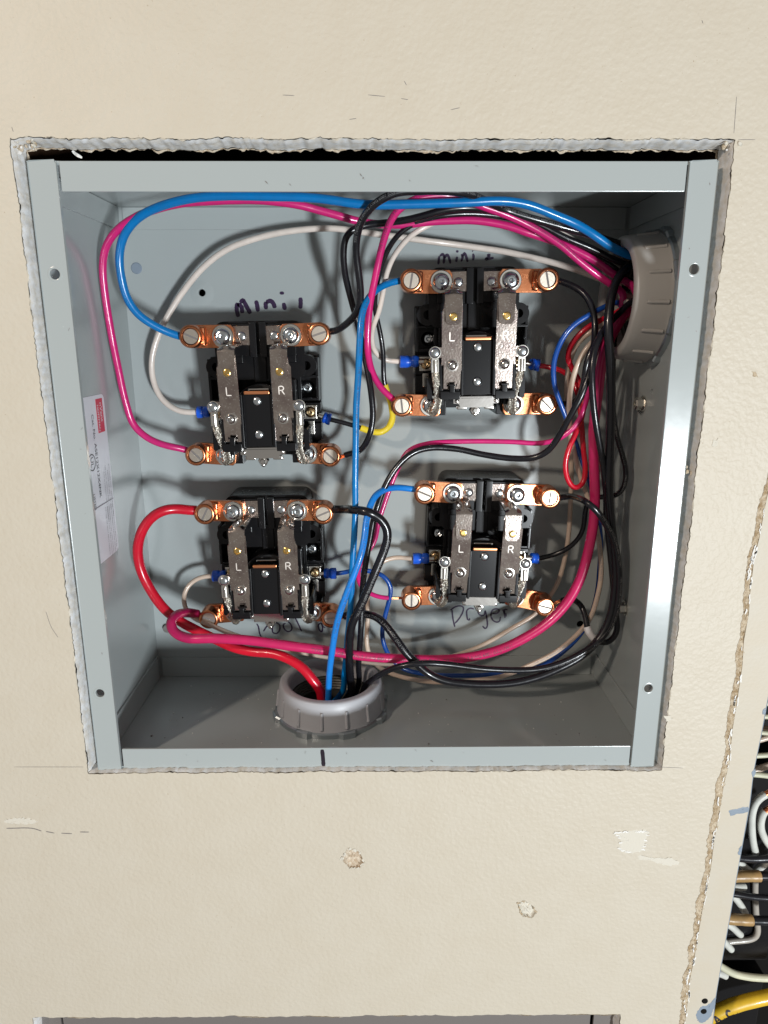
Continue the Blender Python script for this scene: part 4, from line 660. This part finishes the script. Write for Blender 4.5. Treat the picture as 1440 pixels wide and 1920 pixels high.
# ---------------------------------------------------------------- the two bushings with their locknuts and conduits
def bushing(name, label, loc, rot, mkey, group):
    t = thing(name, label, 'conduit bushing', loc, rot, group)   # local: axis +z out of the panel into the box
    bm = bmesh.new()
    prof = [(25.4, 2.0), (25.4, 18.0), (26.0, 20.2), (27.6, 21.2), (30.4, 21.1), (31.6, 20.0), (32.3, 16.0), (33.2, 5.2), (33.9, 4.2), (33.9, 2.6), (33.2, 2.0)]
    lathe(bm, prof, (0, 0, 0), 'z', 72, closed=True); obj('ring', bm, mkey, t, 50)
    bm0 = bmesh.new(); P, _ = catmull([(33.6, 0, 4.6), (33.3, 0, 6), (32.6, 0, 11.5), (32.3, 0, 14.2), (31.9, 0, 15.4)], 1.2); tube(bm0, P, 1.05, 8)
    me = None
    for k in range(14):
        if me is None: o = obj('grip_rib', bm0, mkey, t, 180); me = o.data
        else: o = obj('grip_rib', me, None, t)
        o.rotation_euler = (0, 0, 2 * math.pi * (k + 0.28) / 14)
    bm = bmesh.new(); n = 96; pr = []
    for i in range(n):
        a = 2 * math.pi * i / n; u = (i % 12) / 12
        pr.append((36.6 if 0.32 < u < 0.66 else 34.6))
    rows = []
    for z, k in ((0.0, 0.0), (0.0, 0.3), (2.6, 0.3), (3.3, -0.6)):
        rows.append([bm.verts.new(Vector(((pr[i] + (k if k else -6)) * math.cos(2 * math.pi * i / n), (pr[i] + (k if k else -6)) * math.sin(2 * math.pi * i / n), z + (0.9 if pr[i] > 35 and z > 0 else 0))) * MM) for i in range(n)])
    rows.append([bm.verts.new(Vector((30 * math.cos(2 * math.pi * i / n), 30 * math.sin(2 * math.pi * i / n), 3.0)) * MM) for i in range(n)])
    for A, B in zip(rows, rows[1:]):
        for i in range(n): bm.faces.new((A[i], A[(i + 1) % n], B[(i + 1) % n], B[i]))
    obj('locknut', bm, 'zinc_dull', t, 30)
    bm = bmesh.new(); lathe(bm, [(28.5, 10.0), (25.2, 10.0), (25.2, -1.0), (26.0, -60), (28.0, -60)], (0, 0, 0), 'z', 48, closed=False)
    for f in [f for f in bm.faces if len(f.verts) > 4]: bm.faces.remove(f)
    for k in range(5): lathe(bm, [(25.2, 9 - k * 1.9), (24.6, 8.1 - k * 1.9), (25.2, 7.2 - k * 1.9)], (0, 0, 0), 'z', 40, closed=True)
    bm.faces.new([bm.verts.new(Vector((26.2 * math.cos(2 * math.pi * i / 24), 26.2 * math.sin(2 * math.pi * i / 24), -58)) * MM) for i in range(24)])
    obj('conduit', bm, 'conduit', t, 40)
    return t
b1 = bushing('conduit_bushing', 'gray plastic bushing standing on the box floor with wires dropping in', (BC[0], BC[1], -S + 1.5), (0, 0, 0), 'bushing', 'conduit bushings')
b2 = bushing('conduit_bushing', 'taupe plastic bushing on the right side wall with the wire bundle entering', (S - 1.5, RC[0], RC[1]), (0, -math.pi / 2, 0), 'bushing_tan', 'conduit bushings')

# ---------------------------------------------------------------- the four relays
def loc_(x, z, h): return Vector((x, -h, z))          # relay space: x right, z up, h out of the back panel
def rb(bm, x0, x1, z0, z1, h0, h1, bev=0.35): box(bm, x0, x1, -h1, -h0, z0, z1, bev)
def rplate(bm, outl, holes, h0, h1): plate(bm, outl, holes, -h1, -h0)
def rlathe(bm, prof, x, z, n=24): lathe(bm, [(r, -h) for r, h in prof], (x, 0, z), 'y', n)
def bevel_all(bm, w, seg=2, ang=40):
    bm.normal_update()
    es = [e for e in bm.edges if len(e.link_faces) == 2 and e.calc_face_angle(0) > rad(ang)]
    bmesh.ops.bevel(bm, geom=es, offset=w * MM, segments=seg, affect='EDGES', profile=0.5)
MESH = {}
def shared(key, build, material, smooth=35):
    if key not in MESH:
        bm = bmesh.new(); build(bm); bmesh.ops.recalc_face_normals(bm, faces=bm.faces)
        me = bpy.data.meshes.new(key); bm.to_mesh(me); bm.free(); me.materials.append(M[material])
        me.set_sharp_from_angle(angle=rad(smooth)) if smooth < 180 else me.shade_smooth()
        MESH[key] = me
    return MESH[key]
def cross_recess(bm, x, z, h, L=2.6, w=0.8, dpt=0.5, a=0.5):
    t = bmesh.new()
    for k in range(2):
        u = bmesh.new(); box(u, -L, L, -h - 0.02, -h + dpt, -w / 2, w / 2)
        bmesh.ops.rotate(u, verts=u.verts, cent=(0, 0, 0), matrix=Matrix.Rotation(a + k * math.pi / 2, 3, 'Y')); merge(t, u)
    bmesh.ops.translate(t, verts=t.verts, vec=Vector((x, 0, z)) * MM); merge(bm, t)
def base_(bm):
    rplate(bm, [(-33, -8), (-17, -8), (-17, -17.5), (18, -17.5), (18, -8), (33, -8), (33, 43), (-33, 43)], [], 0, 8)
    rplate(bm, rrect(-26, 26, 30, 63.2, 6, 6), [], 0, 25)               # contact housing at the back
    for s in (-1, 1):
        a, b = sorted((s * 21.4, s * 2.3)); rb(bm, a, b, 43.6, 61.5, 24, 27.8, 0.4)
        a, b = sorted((s * 21.0, s * 10.0)); rb(bm, a, b, 39.5, 46.5, 10, 26, 0.6)
        a, b = sorted((s * 4.9, s * 0.9)); rb(bm, a, b, 43.0, 62.2, 20, 30.0, 0.35)
        rplate(bm, circ(s * 26.4, 37.5, 6.1, 28), [circ(s * 26.4, 37.5, 2.6, 20)], 4, 23)
        a, b = sorted((s * 20.5, s * 9.0)); rb(bm, a, b, 31.2, 43.8, 8, 22.6, 0.5)
        a, b = sorted((s * 32.8, s * 21)); rb(bm, a, b, 16.6, 18.2, 6, 18, 0.3); rb(bm, a, b, 30.0, 31.6, 6, 18.5, 0.3)
        a, b = sorted((s * 32.9, s * 31.2)); rb(bm, a, b, 16.6, 42, 6, 18.2, 0.3)
        a, b = sorted((s * 22.6, s * 20.6)); rb(bm, a, b, 16.6, 42, 6, 20, 0.3)
        a, b = sorted((s * 33.2, s * 22.0)); rb(bm, a, b, 3.4, 15.0, 5, 13.6, 0.4); rb(bm, a, b, -8.6, 2.4, 5, 12.0, 0.4)
        a, b = sorted((s * 22.6, s * 20.4)); rb(bm, a, b, -10.0, 16.2, 5, 19, 0.3)
        a, b = sorted((s * 31.0, s * 15.0)); rb(bm, a, b, -21.0, -8.9, 0, 18.8, 0.6)
        a, b = sorted((s * 20.4, s * 17.6)); rb(bm, a, b, -14.0, 30.0, 8, 30, 0.4)
    rb(bm, -17.5, 17.5, -9.5, 33, 7.5, 12, 0.3)
    rb(bm, -3.5, 3.5, 28.5, 45, 8, 27, 0.4)
def coil_(bm):
    rlathe(bm, [(16.6, 11.5), (16.6, 14), (14.6, 14.3), (14.8, 20), (14.5, 26), (14.8, 31.5), (16.6, 31.8), (16.6, 34), (16.0, 34.6), (3, 34.6)], 0.6, 11.6, 48)
def armature_(bm):
    rb(bm, -8.0, 8.0, -6.8, 22.8, 42.5, 44.4, 0.3)
    for s in (-1, 1):
        a, b = sorted((s * 8.1, s * 9.8)); rb(bm, a, b, -7.0, 23.2, 37.5, 47.0, 0.3)
def crossbar_(bm):
    for s in (-1, 1):
        a, b = sorted((s * 9.9, s * 21.0)); rb(bm, a, b, -9.2, -4.6, 41.0, 46.6, 0.4)
        x = s * 14.6; rb(bm, x - 1.4, x + 1.4, -5.2, -0.6, 42.0, 49.4, 0.3); rb(bm, x - 1.9, x + 1.9, -1.4, -0.5, 47.6, 49.5, 0.2)
        a, b = sorted((s * 10.0, s * 12.4)); rb(bm, a, b, -7.5, 8.5, 38, 45.4, 0.3)
        a, b = sorted((s * 19.4, s * 21.6)); rb(bm, a, b, -8.5, 13, 36, 45.2, 0.3)
def blade_h(z): return 46.4 + 0.085 * z
def slope(bm):
    for v in bm.verts:
        z = v.co.z / MM; v.co.y += -(blade_h(z) - 47.0) * MM
def blade_(s):
    def f(bm):
        x0, x1 = (9.2, 20.4); tz0, tz1 = 13.8, 19.6
        P = [(x0, -3.4), (12.6, -3.4), (12.6, -2.0), (11.9, -2.0), (11.9, -0.6), (13.2, -0.6), (13.2, 0.4), (16.1, 0.4), (16.1, -0.6), (17.4, -0.6), (17.4, -2.0), (16.7, -2.0), (16.7, -3.4), (x1 - 1.1, -3.4),
             (x1 - 1.1, 9.8), (x1, 9.8), (x1, tz0), (24.1, tz0 - 0.4)] + circ(24.1, 16.6, 3.1, 9, -85, 85) + [(22.4, tz1), (x1, tz1), (x1, 38.0), (x1 - 0.8, 39.2), (x1 - 1.6, 44.5), (x0 + 0.4, 44.5), (x0, 39)]
        P = [(s * x, z) for x, z in P]
        if s < 0: P = P[::-1]
        rplate(bm, P, [], 46.1, 47.0); bevel_all(bm, 0.16, 1); slope(bm)
    return f
def contact_arm_(s):
    def f(bm):
        prof = [(31.2, 50.9), (33.0, 50.9), (46.4, 50.8), (47.6, 50.2), (48.3, 48.6), (48.9, 44.5), (49.4, 37.0), (50.2, 30.6), (51.6, 28.9), (54.5, 28.7)]
        rows = []
        for i, (z, h) in enumerate(prof):
            w = 4.75 if i < 5 else 4.75 - 0.25 * (i - 4); cx = 14.35 - (0.45 * max(0, i - 4)) * 0.8
            if i == 0: w = 2.6
            if i == 1: w = 4.2
            a = prof[max(i - 1, 0)]; b = prof[min(i + 1, len(prof) - 1)]; dz, dh = b[0] - a[0], b[1] - a[1]; L = math.hypot(dz, dh); nz_, nh = -dh / L, dz / L
            row = []
            for j in range(7):
                t = j / 3 - 1; x = s * (cx + t * w); bulge = (1 - t * t) * (1.1 if 4 <= i <= 6 else (-0.35 if i == 2 else 0.0))
                row.append((loc_(x, z + nz_ * (0.45 + bulge) , h + nh * 0.45 + (bulge if i in (3, 4) else 0)), loc_(x, z - nz_ * 0.45, h - nh * 0.45)))
            rows.append(([bm.verts.new(r[0] * MM) for r in row], [bm.verts.new(r[1] * MM) for r in row]))
        for (A, A2), (B, B2) in zip(rows, rows[1:]):
            for k in range(6): bm.faces.new((A[k], A[k + 1], B[k + 1], B[k])); bm.faces.new((A2[k], B2[k], B2[k + 1], A2[k + 1]))
            bm.faces.new((A[0], B[0], B2[0], A2[0])); bm.faces.new((A[6], A2[6], B2[6], B[6]))
        for A, A2 in (rows[0], rows[-1]): bm.faces.new(A + A2[::-1])
    return f
def plate_(s):
    def f(bm):
        P = [(4.9, 50.0), (12.0, 50.0), (12.0, 49.0), (26.0, 49.0), (26.0, 60.4), (4.9, 60.4)]; P = [(s * x, z) for x, z in P]
        rplate(bm, P if s > 0 else P[::-1], [], 27.9, 28.8); bevel_all(bm, 0.15, 1)
    return f
def dome(bm, x, z, h, r, t, n=20): rlathe(bm, [(r, h), (r, h + t * 0.35), (r * 0.9, h + t * 0.68), (r * 0.62, h + t * 0.92), (r * 0.25, h + t)], x, z, n)
def pan_screw(bm, x, z, h, r, t=2.6, a=0.5):
    rlathe(bm, [(r, h), (r, h + t * 0.3), (r * 0.93, h + t * 0.62), (r * 0.76, h + t * 0.86), (r * 0.52, h + t), (r * 0.30, h + t * 0.98), (r * 0.22, h + t * 0.45)], x, z, 28)
    for k in range(4):
        b = a + k * math.pi / 2; c, s_ = math.cos(b), math.sin(b); q = [(0.15, -0.34), (0.58, -0.2), (0.58, 0.2), (0.15, 0.34)]
        top = [bm.verts.new(loc_(x + (u * c - w * s_) * r, z + (u * s_ + w * c) * r, h + t * (1.03 if u > 0.3 else 0.75)) * MM) for u, w in q]; bm.faces.new(top)
def braid_(s):
    """two counter-wound families of strands round an S-shaped flat core"""
    def f(bm):
        C_ = [(s * 23.8, 6.4, 46.2), (s * 23.4, 2.5, 45.2), (s * 22.4, -2.5, 42.5), (s * 21.6, -8.0, 38.2), (s * 21.9, -13.5, 33.4), (s * 22.8, -17.2, 29.4), (s * 24.0, -18.0, 26.6), (s * 25.6, -16.0, 25.6)]
        P, _ = catmull([loc_(*c) for c in C_], 0.42); T, N = frames(P)
        tube(bm, P, lambda i: 1.55, 8, True, 1.0)
        for d in (-1, 1):
            for k in range(9):
                Q = []
                for i, p in enumerate(P):
                    a = 2 * math.pi * k / 9 + d * i * 0.20; b = T[i].cross(N[i])
                    rr = 1.80 + 0.22 * math.cos(2 * math.pi * (i * 0.20 * 9 / (2 * math.pi)) + d * 1.57 + k * math.pi) + 0.35 * min(1, i / 40)
                    Q.append(p + (N[i] * math.cos(a) + b * math.sin(a)) * rr)
                tube(bm, Q, 0.30, 4, False)
    return f
def ferrule_(s):
    def f(bm):
        x = s * 24.0
        rplate(bm, circ(s * 24.1, 16.6, 3.4, 24), [], 47.75, 48.5)
        rplate(bm, [(x - 1.7, 14.6), (x + 1.7, 14.6), (x + 2.0, 11.5), (x + 2.0, 6.0), (x - 2.0, 6.0), (x - 2.0, 11.5)][::-1], [], 47.0, 48.1)
        for z in (12.0,):
            P = [loc_(x, 12.6, 46.6), loc_(x, 6.0, 46.4)]; tube(bm, P, 2.05, 16)
        rb(bm, x - 0.5, x + 0.5, 6.4, 12.2, 48.1, 48.9, 0.2)
    return f
def lug_mesh(key, ang, dist, hb, top, side):
    """copper screw lug: tongue with rounded nose, round barrel with bore; local origin at its screw"""
    def f(bm):
        r = 6.35; L = dist
        P = circ(0, 0, 6.2, 14, 100, 260)[::-1]
        P = [(-4.6, 6.4), (-6.2, 4.4), (-6.4, 0), (-6.2, -4.4), (-4.6, -6.4), (L, -6.4)] + circ(L, 0, 6.4, 9, -80, 80) + [(L, 6.4)]
        rplate(bm, P[::-1], [], 0.0, 3.0); bevel_all(bm, 0.3, 2)
        n = 36; t = bmesh.new(); lathe(t, [(r, 0.4), (r, -10.6), (r - 0.7, -11.4), (4.75, -11.4), (4.55, -11.1), (4.55, -6.0), (0.1, -5.9)], (0, 0, 0), 'y', n)
        bmesh.ops.translate(t, verts=t.verts, vec=Vector((L, 0, 0)) * MM); merge(bm, t)
        # neck between tongue and barrel
        box(bm, L - 6.9, L - 3.0, -5.4, -2.5, -5.6, 5.6, 1.2)
    return shared(key, f, 'copper', 50)
def set_screw_(bm):
    rlathe(bm, [(4.4, 5), (4.4, 9.8), (4.1, 10.2), (0.1, 10.2)], 0, 0, 28)
    t = bmesh.new()
def slot_(bm): box(bm, -4.0, 4.0, -10.24, -9.9, -0.55, 0.55)
relay_labels = ['upper left relay, the mini 1 note above it',
                'upper right relay beneath the mini 2 note, beside the taupe bushing',
                'lower left relay over the Pool note, fed by the very thick red wire',
                'lower right relay directly above the handwritten word Dryer']
for ri, (rx, rz, th) in enumerate(RELAYS):
    rl = thing('power_relay', relay_labels[ri], 'relay', (rx, D - 0.1, rz), (0, -rad(th), 0), 'open frame power relays')
    def sp(key, build, m, parent=rl, smooth=35, name=None): return obj(name or key.split('/')[0], shared(key, build, m, smooth), None, parent)
    sp('base', base_, 'black'); sp('coil', coil_, 'black_matte', smooth=50); ar = sp('armature', armature_, 'black'); sp('crossbar', crossbar_, 'black')
    sp('armature_edge', lambda bm: (rb(bm, -7.2, 7.2, 22.9, 24.9, 43.4, 45.4, 0.5)), 'copper_strand')
    sp('core_edge', lambda bm: (rb(bm, -6.0, 6.0, 24.2, 25.8, 36, 38.0, 0.4)), 'nickel_smooth')
    for z in (19.2, 0.3):
        o = sp('rivet/arm', lambda bm: dome(bm, 0, 0, 44.3, 2.6, 1.5), 'zinc', ar, 50, 'rivet'); o.location = (0, 0, z * MM)
    br = sp('bracket', lambda bm: (rplate(bm, [(-12.6, -9.2), (-12.6, -12.3), (-9.6, -12.6), (-8.6, -14.6), (9.4, -14.6), (10.4, -12.6), (13.4, -12.3), (13.4, -9.2)], [], 36.9, 38.1), rb(bm, -9, 10, -9.6, -8.2, 30, 38.1, 0.2), rb(bm, -10.5, -4.5, -16.2, -13.4, 32.6, 35.2, 0.8), rb(bm, 5.5, 11.5, -16.2, -13.4, 32.6, 35.2, 0.8)), 'nickel_smooth')
    sp('bracket_nut', lambda bm: (rlathe(bm, [(3.2, 33), (3.2, 36.0), (2.7, 36.6), (1.6, 36.7), (1.6, 38.4), (1.2, 39)], 0, -16.4, 6), dome(bm, 0, -18.6, 35.0, 1.5, 2.6)), 'nickel_smooth', br)
    for x in (-10.8, 11.8):
        o = sp('rivet/bracket', lambda bm: dome(bm, 0, 0, 38.0, 1.3, 0.9), 'nickel_smooth', br, 50, 'rivet'); o.location = (x * MM, 0, -10.9 * MM)
    for s in (-1, 1):
        bl = sp('blade/%d' % s, blade_(s), 'nickel', name='blade')
        sp('bolt', lambda bm: (rlathe(bm, [(3.4, 47.0), (3.4, 47.5), (2.9, 47.55)], 0, 0, 20), dome(bm, 0, 0, 47.5, 2.7, 2.9)), 'nickel_smooth', bl, 50).location = (s * 14.5 * MM, 0, 9.8 * MM)
        o = sp('letter/%s' % 'LR'[s > 0], lambda bm: [stroke(bm, q, 0.62, lambda x, y: loc_(s * 14.6 + x, 25.2 + y, blade_h(25.2 + y) + 0.05)) for q in ([[(-1.4, 2.3), (-1.4, -2.3)], [(-1.4, -2.3), (1.3, -2.3)]] if s < 0 else [[(-1.4, 2.3), (-1.4, -2.3)], [(-1.4, 2.2), (0.6, 2.2), (1.3, 1.2), (0.6, 0.1), (-1.4, 0.1)], [(0.0, 0.1), (1.6, -2.3)]])], 'engraved', bl, 30, 'stamped_letter')
        a = sp('contact_arm/%d' % s, contact_arm_(s), 'nickel', smooth=40, name='contact_arm')
        sp('contact_rivet', lambda bm: (rlathe(bm, [(2.2, 51.1), (2.2, 51.6), (1.7, 51.9), (1.3, 51.9), (1.1, 51.4), (0.1, 51.4)], 0, 0, 22)), 'gold', a, 40).location = (s * 14.4 * MM, 0, 35.5 * MM)
        pl = sp('terminal_plate/%d' % s, plate_(s), 'nickel', name='terminal_plate')
        sp('rivet/plate', lambda bm: dome(bm, 0, 0, 28.7, 2.7, 1.4), 'zinc', pl, 50, 'rivet').location = (s * 9.4 * MM, 0, 54.8 * MM)
        bd = sp('braid/%d' % s, braid_(s), 'braid', smooth=180, name='braid')
        sp('ferrule/%d' % s, ferrule_(s), 'tin', bd, 40, 'ferrule')
        sp('rivet/braid', lambda bm: dome(bm, 0, 0, 48.4, 3.0, 2.0), 'zinc', bd, 50, 'rivet').location = (s * 24.1 * MM, 0, 16.6 * MM)
        sp('insulator_fin/%d' % s, lambda bm: (rplate(bm, rrect(min(s * 25.0, s * 27.9), max(s * 25.0, s * 27.9), -9.6, 2.4, 1.3, 5), [], 17, 39.0)), 'black', name='insulator_fin')
        bs = sp('base_screw', lambda bm: pan_screw(bm, 0, 0, 8.5, 4.1, 3.4, 0.3), 'zinc', smooth=40); bs.location = (s * 25.3 * MM, 0, 24.0 * MM); bs.rotation_euler = (0, 0.4 * s + ri, 0)
        ct = sp('coil_terminal', lambda bm: (rb(bm, -3.9, 3.9, -4.2, 4.2, 13.5, 15.0, 0.3), rb(bm, -1.9, 1.9, -13.8, -4.8, 12, 13.6, 0.3), rb(bm, 2.7, 3.9, -3.6, 3.6, 14.8, 17.6, 0.3)), 'tin'); ct.location = (s * 27.0 * MM, 0, 9.5 * MM)
        if s < 0: ct.rotation_euler = (0, 0, 0)
        sp('coil_screw', lambda bm: pan_screw(bm, 0, 0, 15.4, 3.3, 2.2, 0.9), 'brass', ct, 40, 'screw').rotation_euler = (0, ri * 0.7 + s, 0)
    k = 0
    for (tb, s) in (('t', -1), ('t', 1), ('b', -1), ('b', 1)):
        ang, dist = LUGS[ri][k]; k += 1
        px, pz, h0 = (s * 19.4, 54.9, 28.8) if tb == 't' else (s * 24.9, -14.7, 19.4)
        me = lug_mesh('lug_%d_%d' % (ri, k), ang, dist, 0, tb == 't', s)
        lg = obj('copper_lug', me, None, rl); lg.location = loc_(px, pz, h0) * MM; lg.rotation_euler = (0, -rad(ang), 0)
        ss = sp('set_screw', set_screw_, 'setscrew', lg, 50); ss.location = (dist * MM, 0, 0); ss.rotation_euler = (0, random.Random(ri * 9 + k).uniform(0, 3), 0)
        sl = sp('slot', slot_, 'pencil', lg, 30); sl.location = ss.location; sl.rotation_euler = ss.rotation_euler
        flip = abs(ang) > 90
        st = sp('stamp/%d' % flip, lambda bm: (letters(bm, 'L70', 3.0, (lambda x, y: Vector((9.0 - x if flip else 5.6 + x, -3.05, (-1.6 - y if flip else 1.2 + y)))))), 'copper_strand', lg, 30, 'stamped_letter')
        ws = sp('washer', lambda bm: rlathe(bm, [(6.2, 0.0), (6.25, 0.7), (5.9, 1.1), (4.0, 1.1)], 0, 0, 32), 'zinc_dull' if False else 'tin', rl, 40, 'washer'); ws.location = loc_(px, pz, h0 + 3.0) * MM
        sc_ = sp('terminal_screw', lambda bm: pan_screw(bm, 0, 0, 0.9, 4.7, 3.0, 0.2), 'zinc', rl, 40, 'terminal_screw'); sc_.location = loc_(px, pz, h0 + 3.0) * MM; sc_.rotation_euler = (0, ri * 1.1 + k * 0.5, 0)
    # faded print on the housing's upper face, read from above
    Zt = 63.2 + 0.08
    def up(x0, y0): return lambda x, y: Vector((x0 - x, y0 - y if False else y0 + y, Zt))
    def prn(bm):
        pl_ = lambda x0, y0: (lambda x, y: Vector((x0 + x, y0 + y, Zt)))
        letters(bm, 'magnecraft', 4.0, pl_(2.0, -22.6)); letters(bm, '1007  PRD', 2.6, pl_(4.0, -18.4))
        for q in range(5): letters(bm, 'COIL VDC 24VDC 60Hz CONTACTS 30A', 1.25, pl_(1.0, -15.2 + q * 1.9))
        letters(bm, 'CE', 5.6, pl_(-17.5, -14.0)); letters(bm, 'UL  us', 2.8, pl_(-17.0, -19.0)); letters(bm, 'RoHS', 2.4, pl_(-7.0, -21.6))
    sp('housing_print', prn, 'print_white', smooth=30)

# ---------------------------------------------------------------- wires
def cut(P, par, a, b): return [p for p, t in zip(P, par) if a <= t <= b]
def printing(bm, P, r, s0, s1, size, body, off=0.0):
    S_ = [0.0]
    for a, b in zip(P, P[1:]): S_.append(S_[-1] + (b - a).length)
    def place(x, y):
        s = s0 + x; i = 0
        lo, hi = 0, len(S_) - 2
        while lo < hi:
            m_ = (lo + hi + 1) // 2
            if S_[m_] <= s: lo = m_
            else: hi = m_ - 1
        i = lo; t = (s - S_[i]) / max(1e-6, S_[i + 1] - S_[i]); p = P[i].lerp(P[i + 1], min(1, t)); T = (P[min(i + 2, len(P) - 1)] - P[max(0, i - 1)]).normalized()
        f = Vector((0, -1, 0)); f = (f - T * f.dot(T)).normalized(); u = f.cross(T); a = (y - size * 0.35) / r + off
        return p + (f * math.cos(a) + u * math.sin(a)) * (r + 0.05)
    pos = s0
    s_end = min(s1, S_[-1] - 6)
    base_s = s0
    while base_s < s_end:
        V, F = glyphs(body, size); w = max(v.x for v in V)
        if base_s + w > s_end: break
        s0 = base_s
        vs = [bm.verts.new(place(v.x, v.y) * MM) for v in V]
        for f_ in F:
            try: bm.faces.new([vs[i] for i in f_])
            except ValueError: pass
        base_s += w + 6
def make_wire(d, name='insulated_wire', cat='wire', group=None):
    pts = [Vector(p) for p in d['pts']]; P, par = catmull(pts, 1.6); P = smooth_path(P, 4)
    rr = random.Random(int(pts[0].x * 10)); sd = rr.random() * 50
    P = [p + Vector((noise.noise(Vector((i * 0.05, sd, 0))), noise.noise(Vector((i * 0.05, sd, 9))), noise.noise(Vector((i * 0.05, sd, 20))))) * 0.5 * min(1, i / 12, (len(P) - 1 - i) / 12) for i, p in enumerate(P)]
    o0 = P[len(P) // 2].copy()
    t = thing(name, d['label'], cat, o0, group=group)
    def part(nm, bm, m, smooth=60, parent=t): return obj(nm, rel(bm, o0), m, parent, smooth)
    r = d['r']; ins = P
    if 'copper' in d:
        c1 = 1.0; ins = cut(P, par, c1 - (0.15 if d['copper'] == 0 else -0.3), 99)
        bare = cut(P, par, 0, c1 + 0.3); bm = bmesh.new(); T, N = frames(bare)
        for k in range(7):
            Q = [p + ((N[i] * math.cos(k * 1.05 + i * 0.12) + T[i].cross(N[i]) * math.sin(k * 1.05 + i * 0.12)) * (r * 0.42 if k else 0)) for i, p in enumerate(bare)]
            tube(bm, Q, r * 0.2, 6)
        part('copper_core', bm, 'copper_strand')
    if 'bare' in d:
        ins = cut(P, par, 1.0, 99); bare = cut(P, par, 0, 1.3); bm = bmesh.new(); T, N = frames(bare)
        for k in range(9):
            Q = [p + ((N[i] * math.cos(k * 0.78 + i * 0.5) + T[i].cross(N[i]) * math.sin(k * 0.78 + i * 0.5)) * (r * 0.62 if k else 0)) for i, p in enumerate(bare)]
            tube(bm, Q, r * 0.26, 6)
        part('copper_core', bm, 'copper_strand')
    bm = bmesh.new(); rnd_end = cat == 'cable end'
    wob = lambda i: r * (1 + 0.03 * noise.noise(Vector((i * 0.3, sd, 3))))
    tube(bm, ins, wob, 14); part('insulation', bm, 'wire_' + d['col'], 50)
    if 'conn' in d:
        c = Vector(d['conn']); a = P[0]; ax = (pts[1] - c).normalized(); L = (pts[0] - c).length + 1.5
        dirw = (pts[1] - pts[0]).normalized()
        Q, _ = catmull([c, c.lerp(pts[0], 0.5), pts[0], pts[0] + dirw * 0.8], 0.5); n = len(Q)
        def R_(i):
            u = i / (n - 1); return 2.85 + 0.6 * min(1, u / 0.12) - (0.4 if 0.36 < u < 0.5 else 0) + (0.2 if u > 0.55 else 0) - (0.5 if u > 0.97 else 0)
        bm = bmesh.new(); tube(bm, Q, R_, 20, True); cr = part('crimp_sleeve', bm, 'crimp', 50)
        bm = bmesh.new(); e = c - (pts[0] - c).normalized() * 3.0; tube(bm, [c + (pts[0] - c).normalized(), e], 1.7, 8, True); part('ring_tongue', bm, 'tin')
    for k_, m_ in (('yellow', 'tape_yellow'), ('white', 'tape_white')):
        if k_ in d:
            a_, b_ = d[k_]; Q = cut(P, par, a_, b_); n = len(Q); bm = bmesh.new()
            tube(bm, Q, lambda i: r + 0.42 + 0.16 * ((i * 1.6) % 9 < 4.5) + 0.12 * noise.noise(Vector((i * 0.7, 1, 1))), 14); part('tape_wrap', bm, m_, 25)
    if 'tape' in d:
        Q = P[:max(3, int(len(P) * d['tape'][1] / 100))]; bm = bmesh.new(); tube(bm, Q, lambda i: r + 0.5 + 0.1 * ((i * 1.6) % 8 < 4), 16); part('tape_wrap', bm, 'tape_brown', 30)
    if 'print' in d:
        bm = bmesh.new(); k = d['col']
        printing(bm, ins, r, d['print'][0], d['print'][1], r * 0.95, 'TYPE THHN OR THWN-2 AWG 600V (UL) VW-1', 0.25)
        part('print', bm, 'print_white' if k == 'black' else ('label_gray' if k in ('white', 'cream') else 'label_ink'), 30)
    if 'ac' in d:
        bm = bmesh.new(); S_ = 0; i0 = min(range(len(P)), key=lambda i: (P[i] - Vector(PANEL_WIRES[-1]['pts'][2])).length)
        def place(x, y):
            s = x; i = i0
            while s > 0 and i < len(P) - 2: s -= (P[i + 1] - P[i]).length; i += 1
            T = (P[i + 1] - P[i - 1]).normalized(); f = Vector((0, -1, 0)); f = (f - T * f.dot(T)).normalized(); u = f.cross(T); a = y / r
            return P[i] + T * s + (f * math.cos(a) + u * math.sin(a)) * (r + 0.06)
        L_ = [[(1, -3.5), (3.2, 3.6), (6.0, -3.6)], [(2.2, -0.8), (5.0, -0.9)], [(9.2, -1.6), (9.6, -1.5)], [(17.5, 2.6), (15.0, 3.6), (13.2, 1.2), (14.0, -2.6), (17.0, -3.4), (19.5, -2.8)], [(22.2, -2.0), (22.8, -1.9)]]
        for q in L_: stroke(bm, [(a * 0.72 + 1.5, b * 0.7) for a, b in q], 1.25, place)
        part('handwriting', bm, 'ink_black')
    return t
for d in WIRES: make_wire(d, group='wires inside the enclosure')
for d in PANEL_WIRES: make_wire(d, group=None if 'ac' in d else 'wires at the breaker panel edge', cat='cable' if 'ac' in d else 'wire', name='yellow_cable' if 'ac' in d else 'insulated_wire')
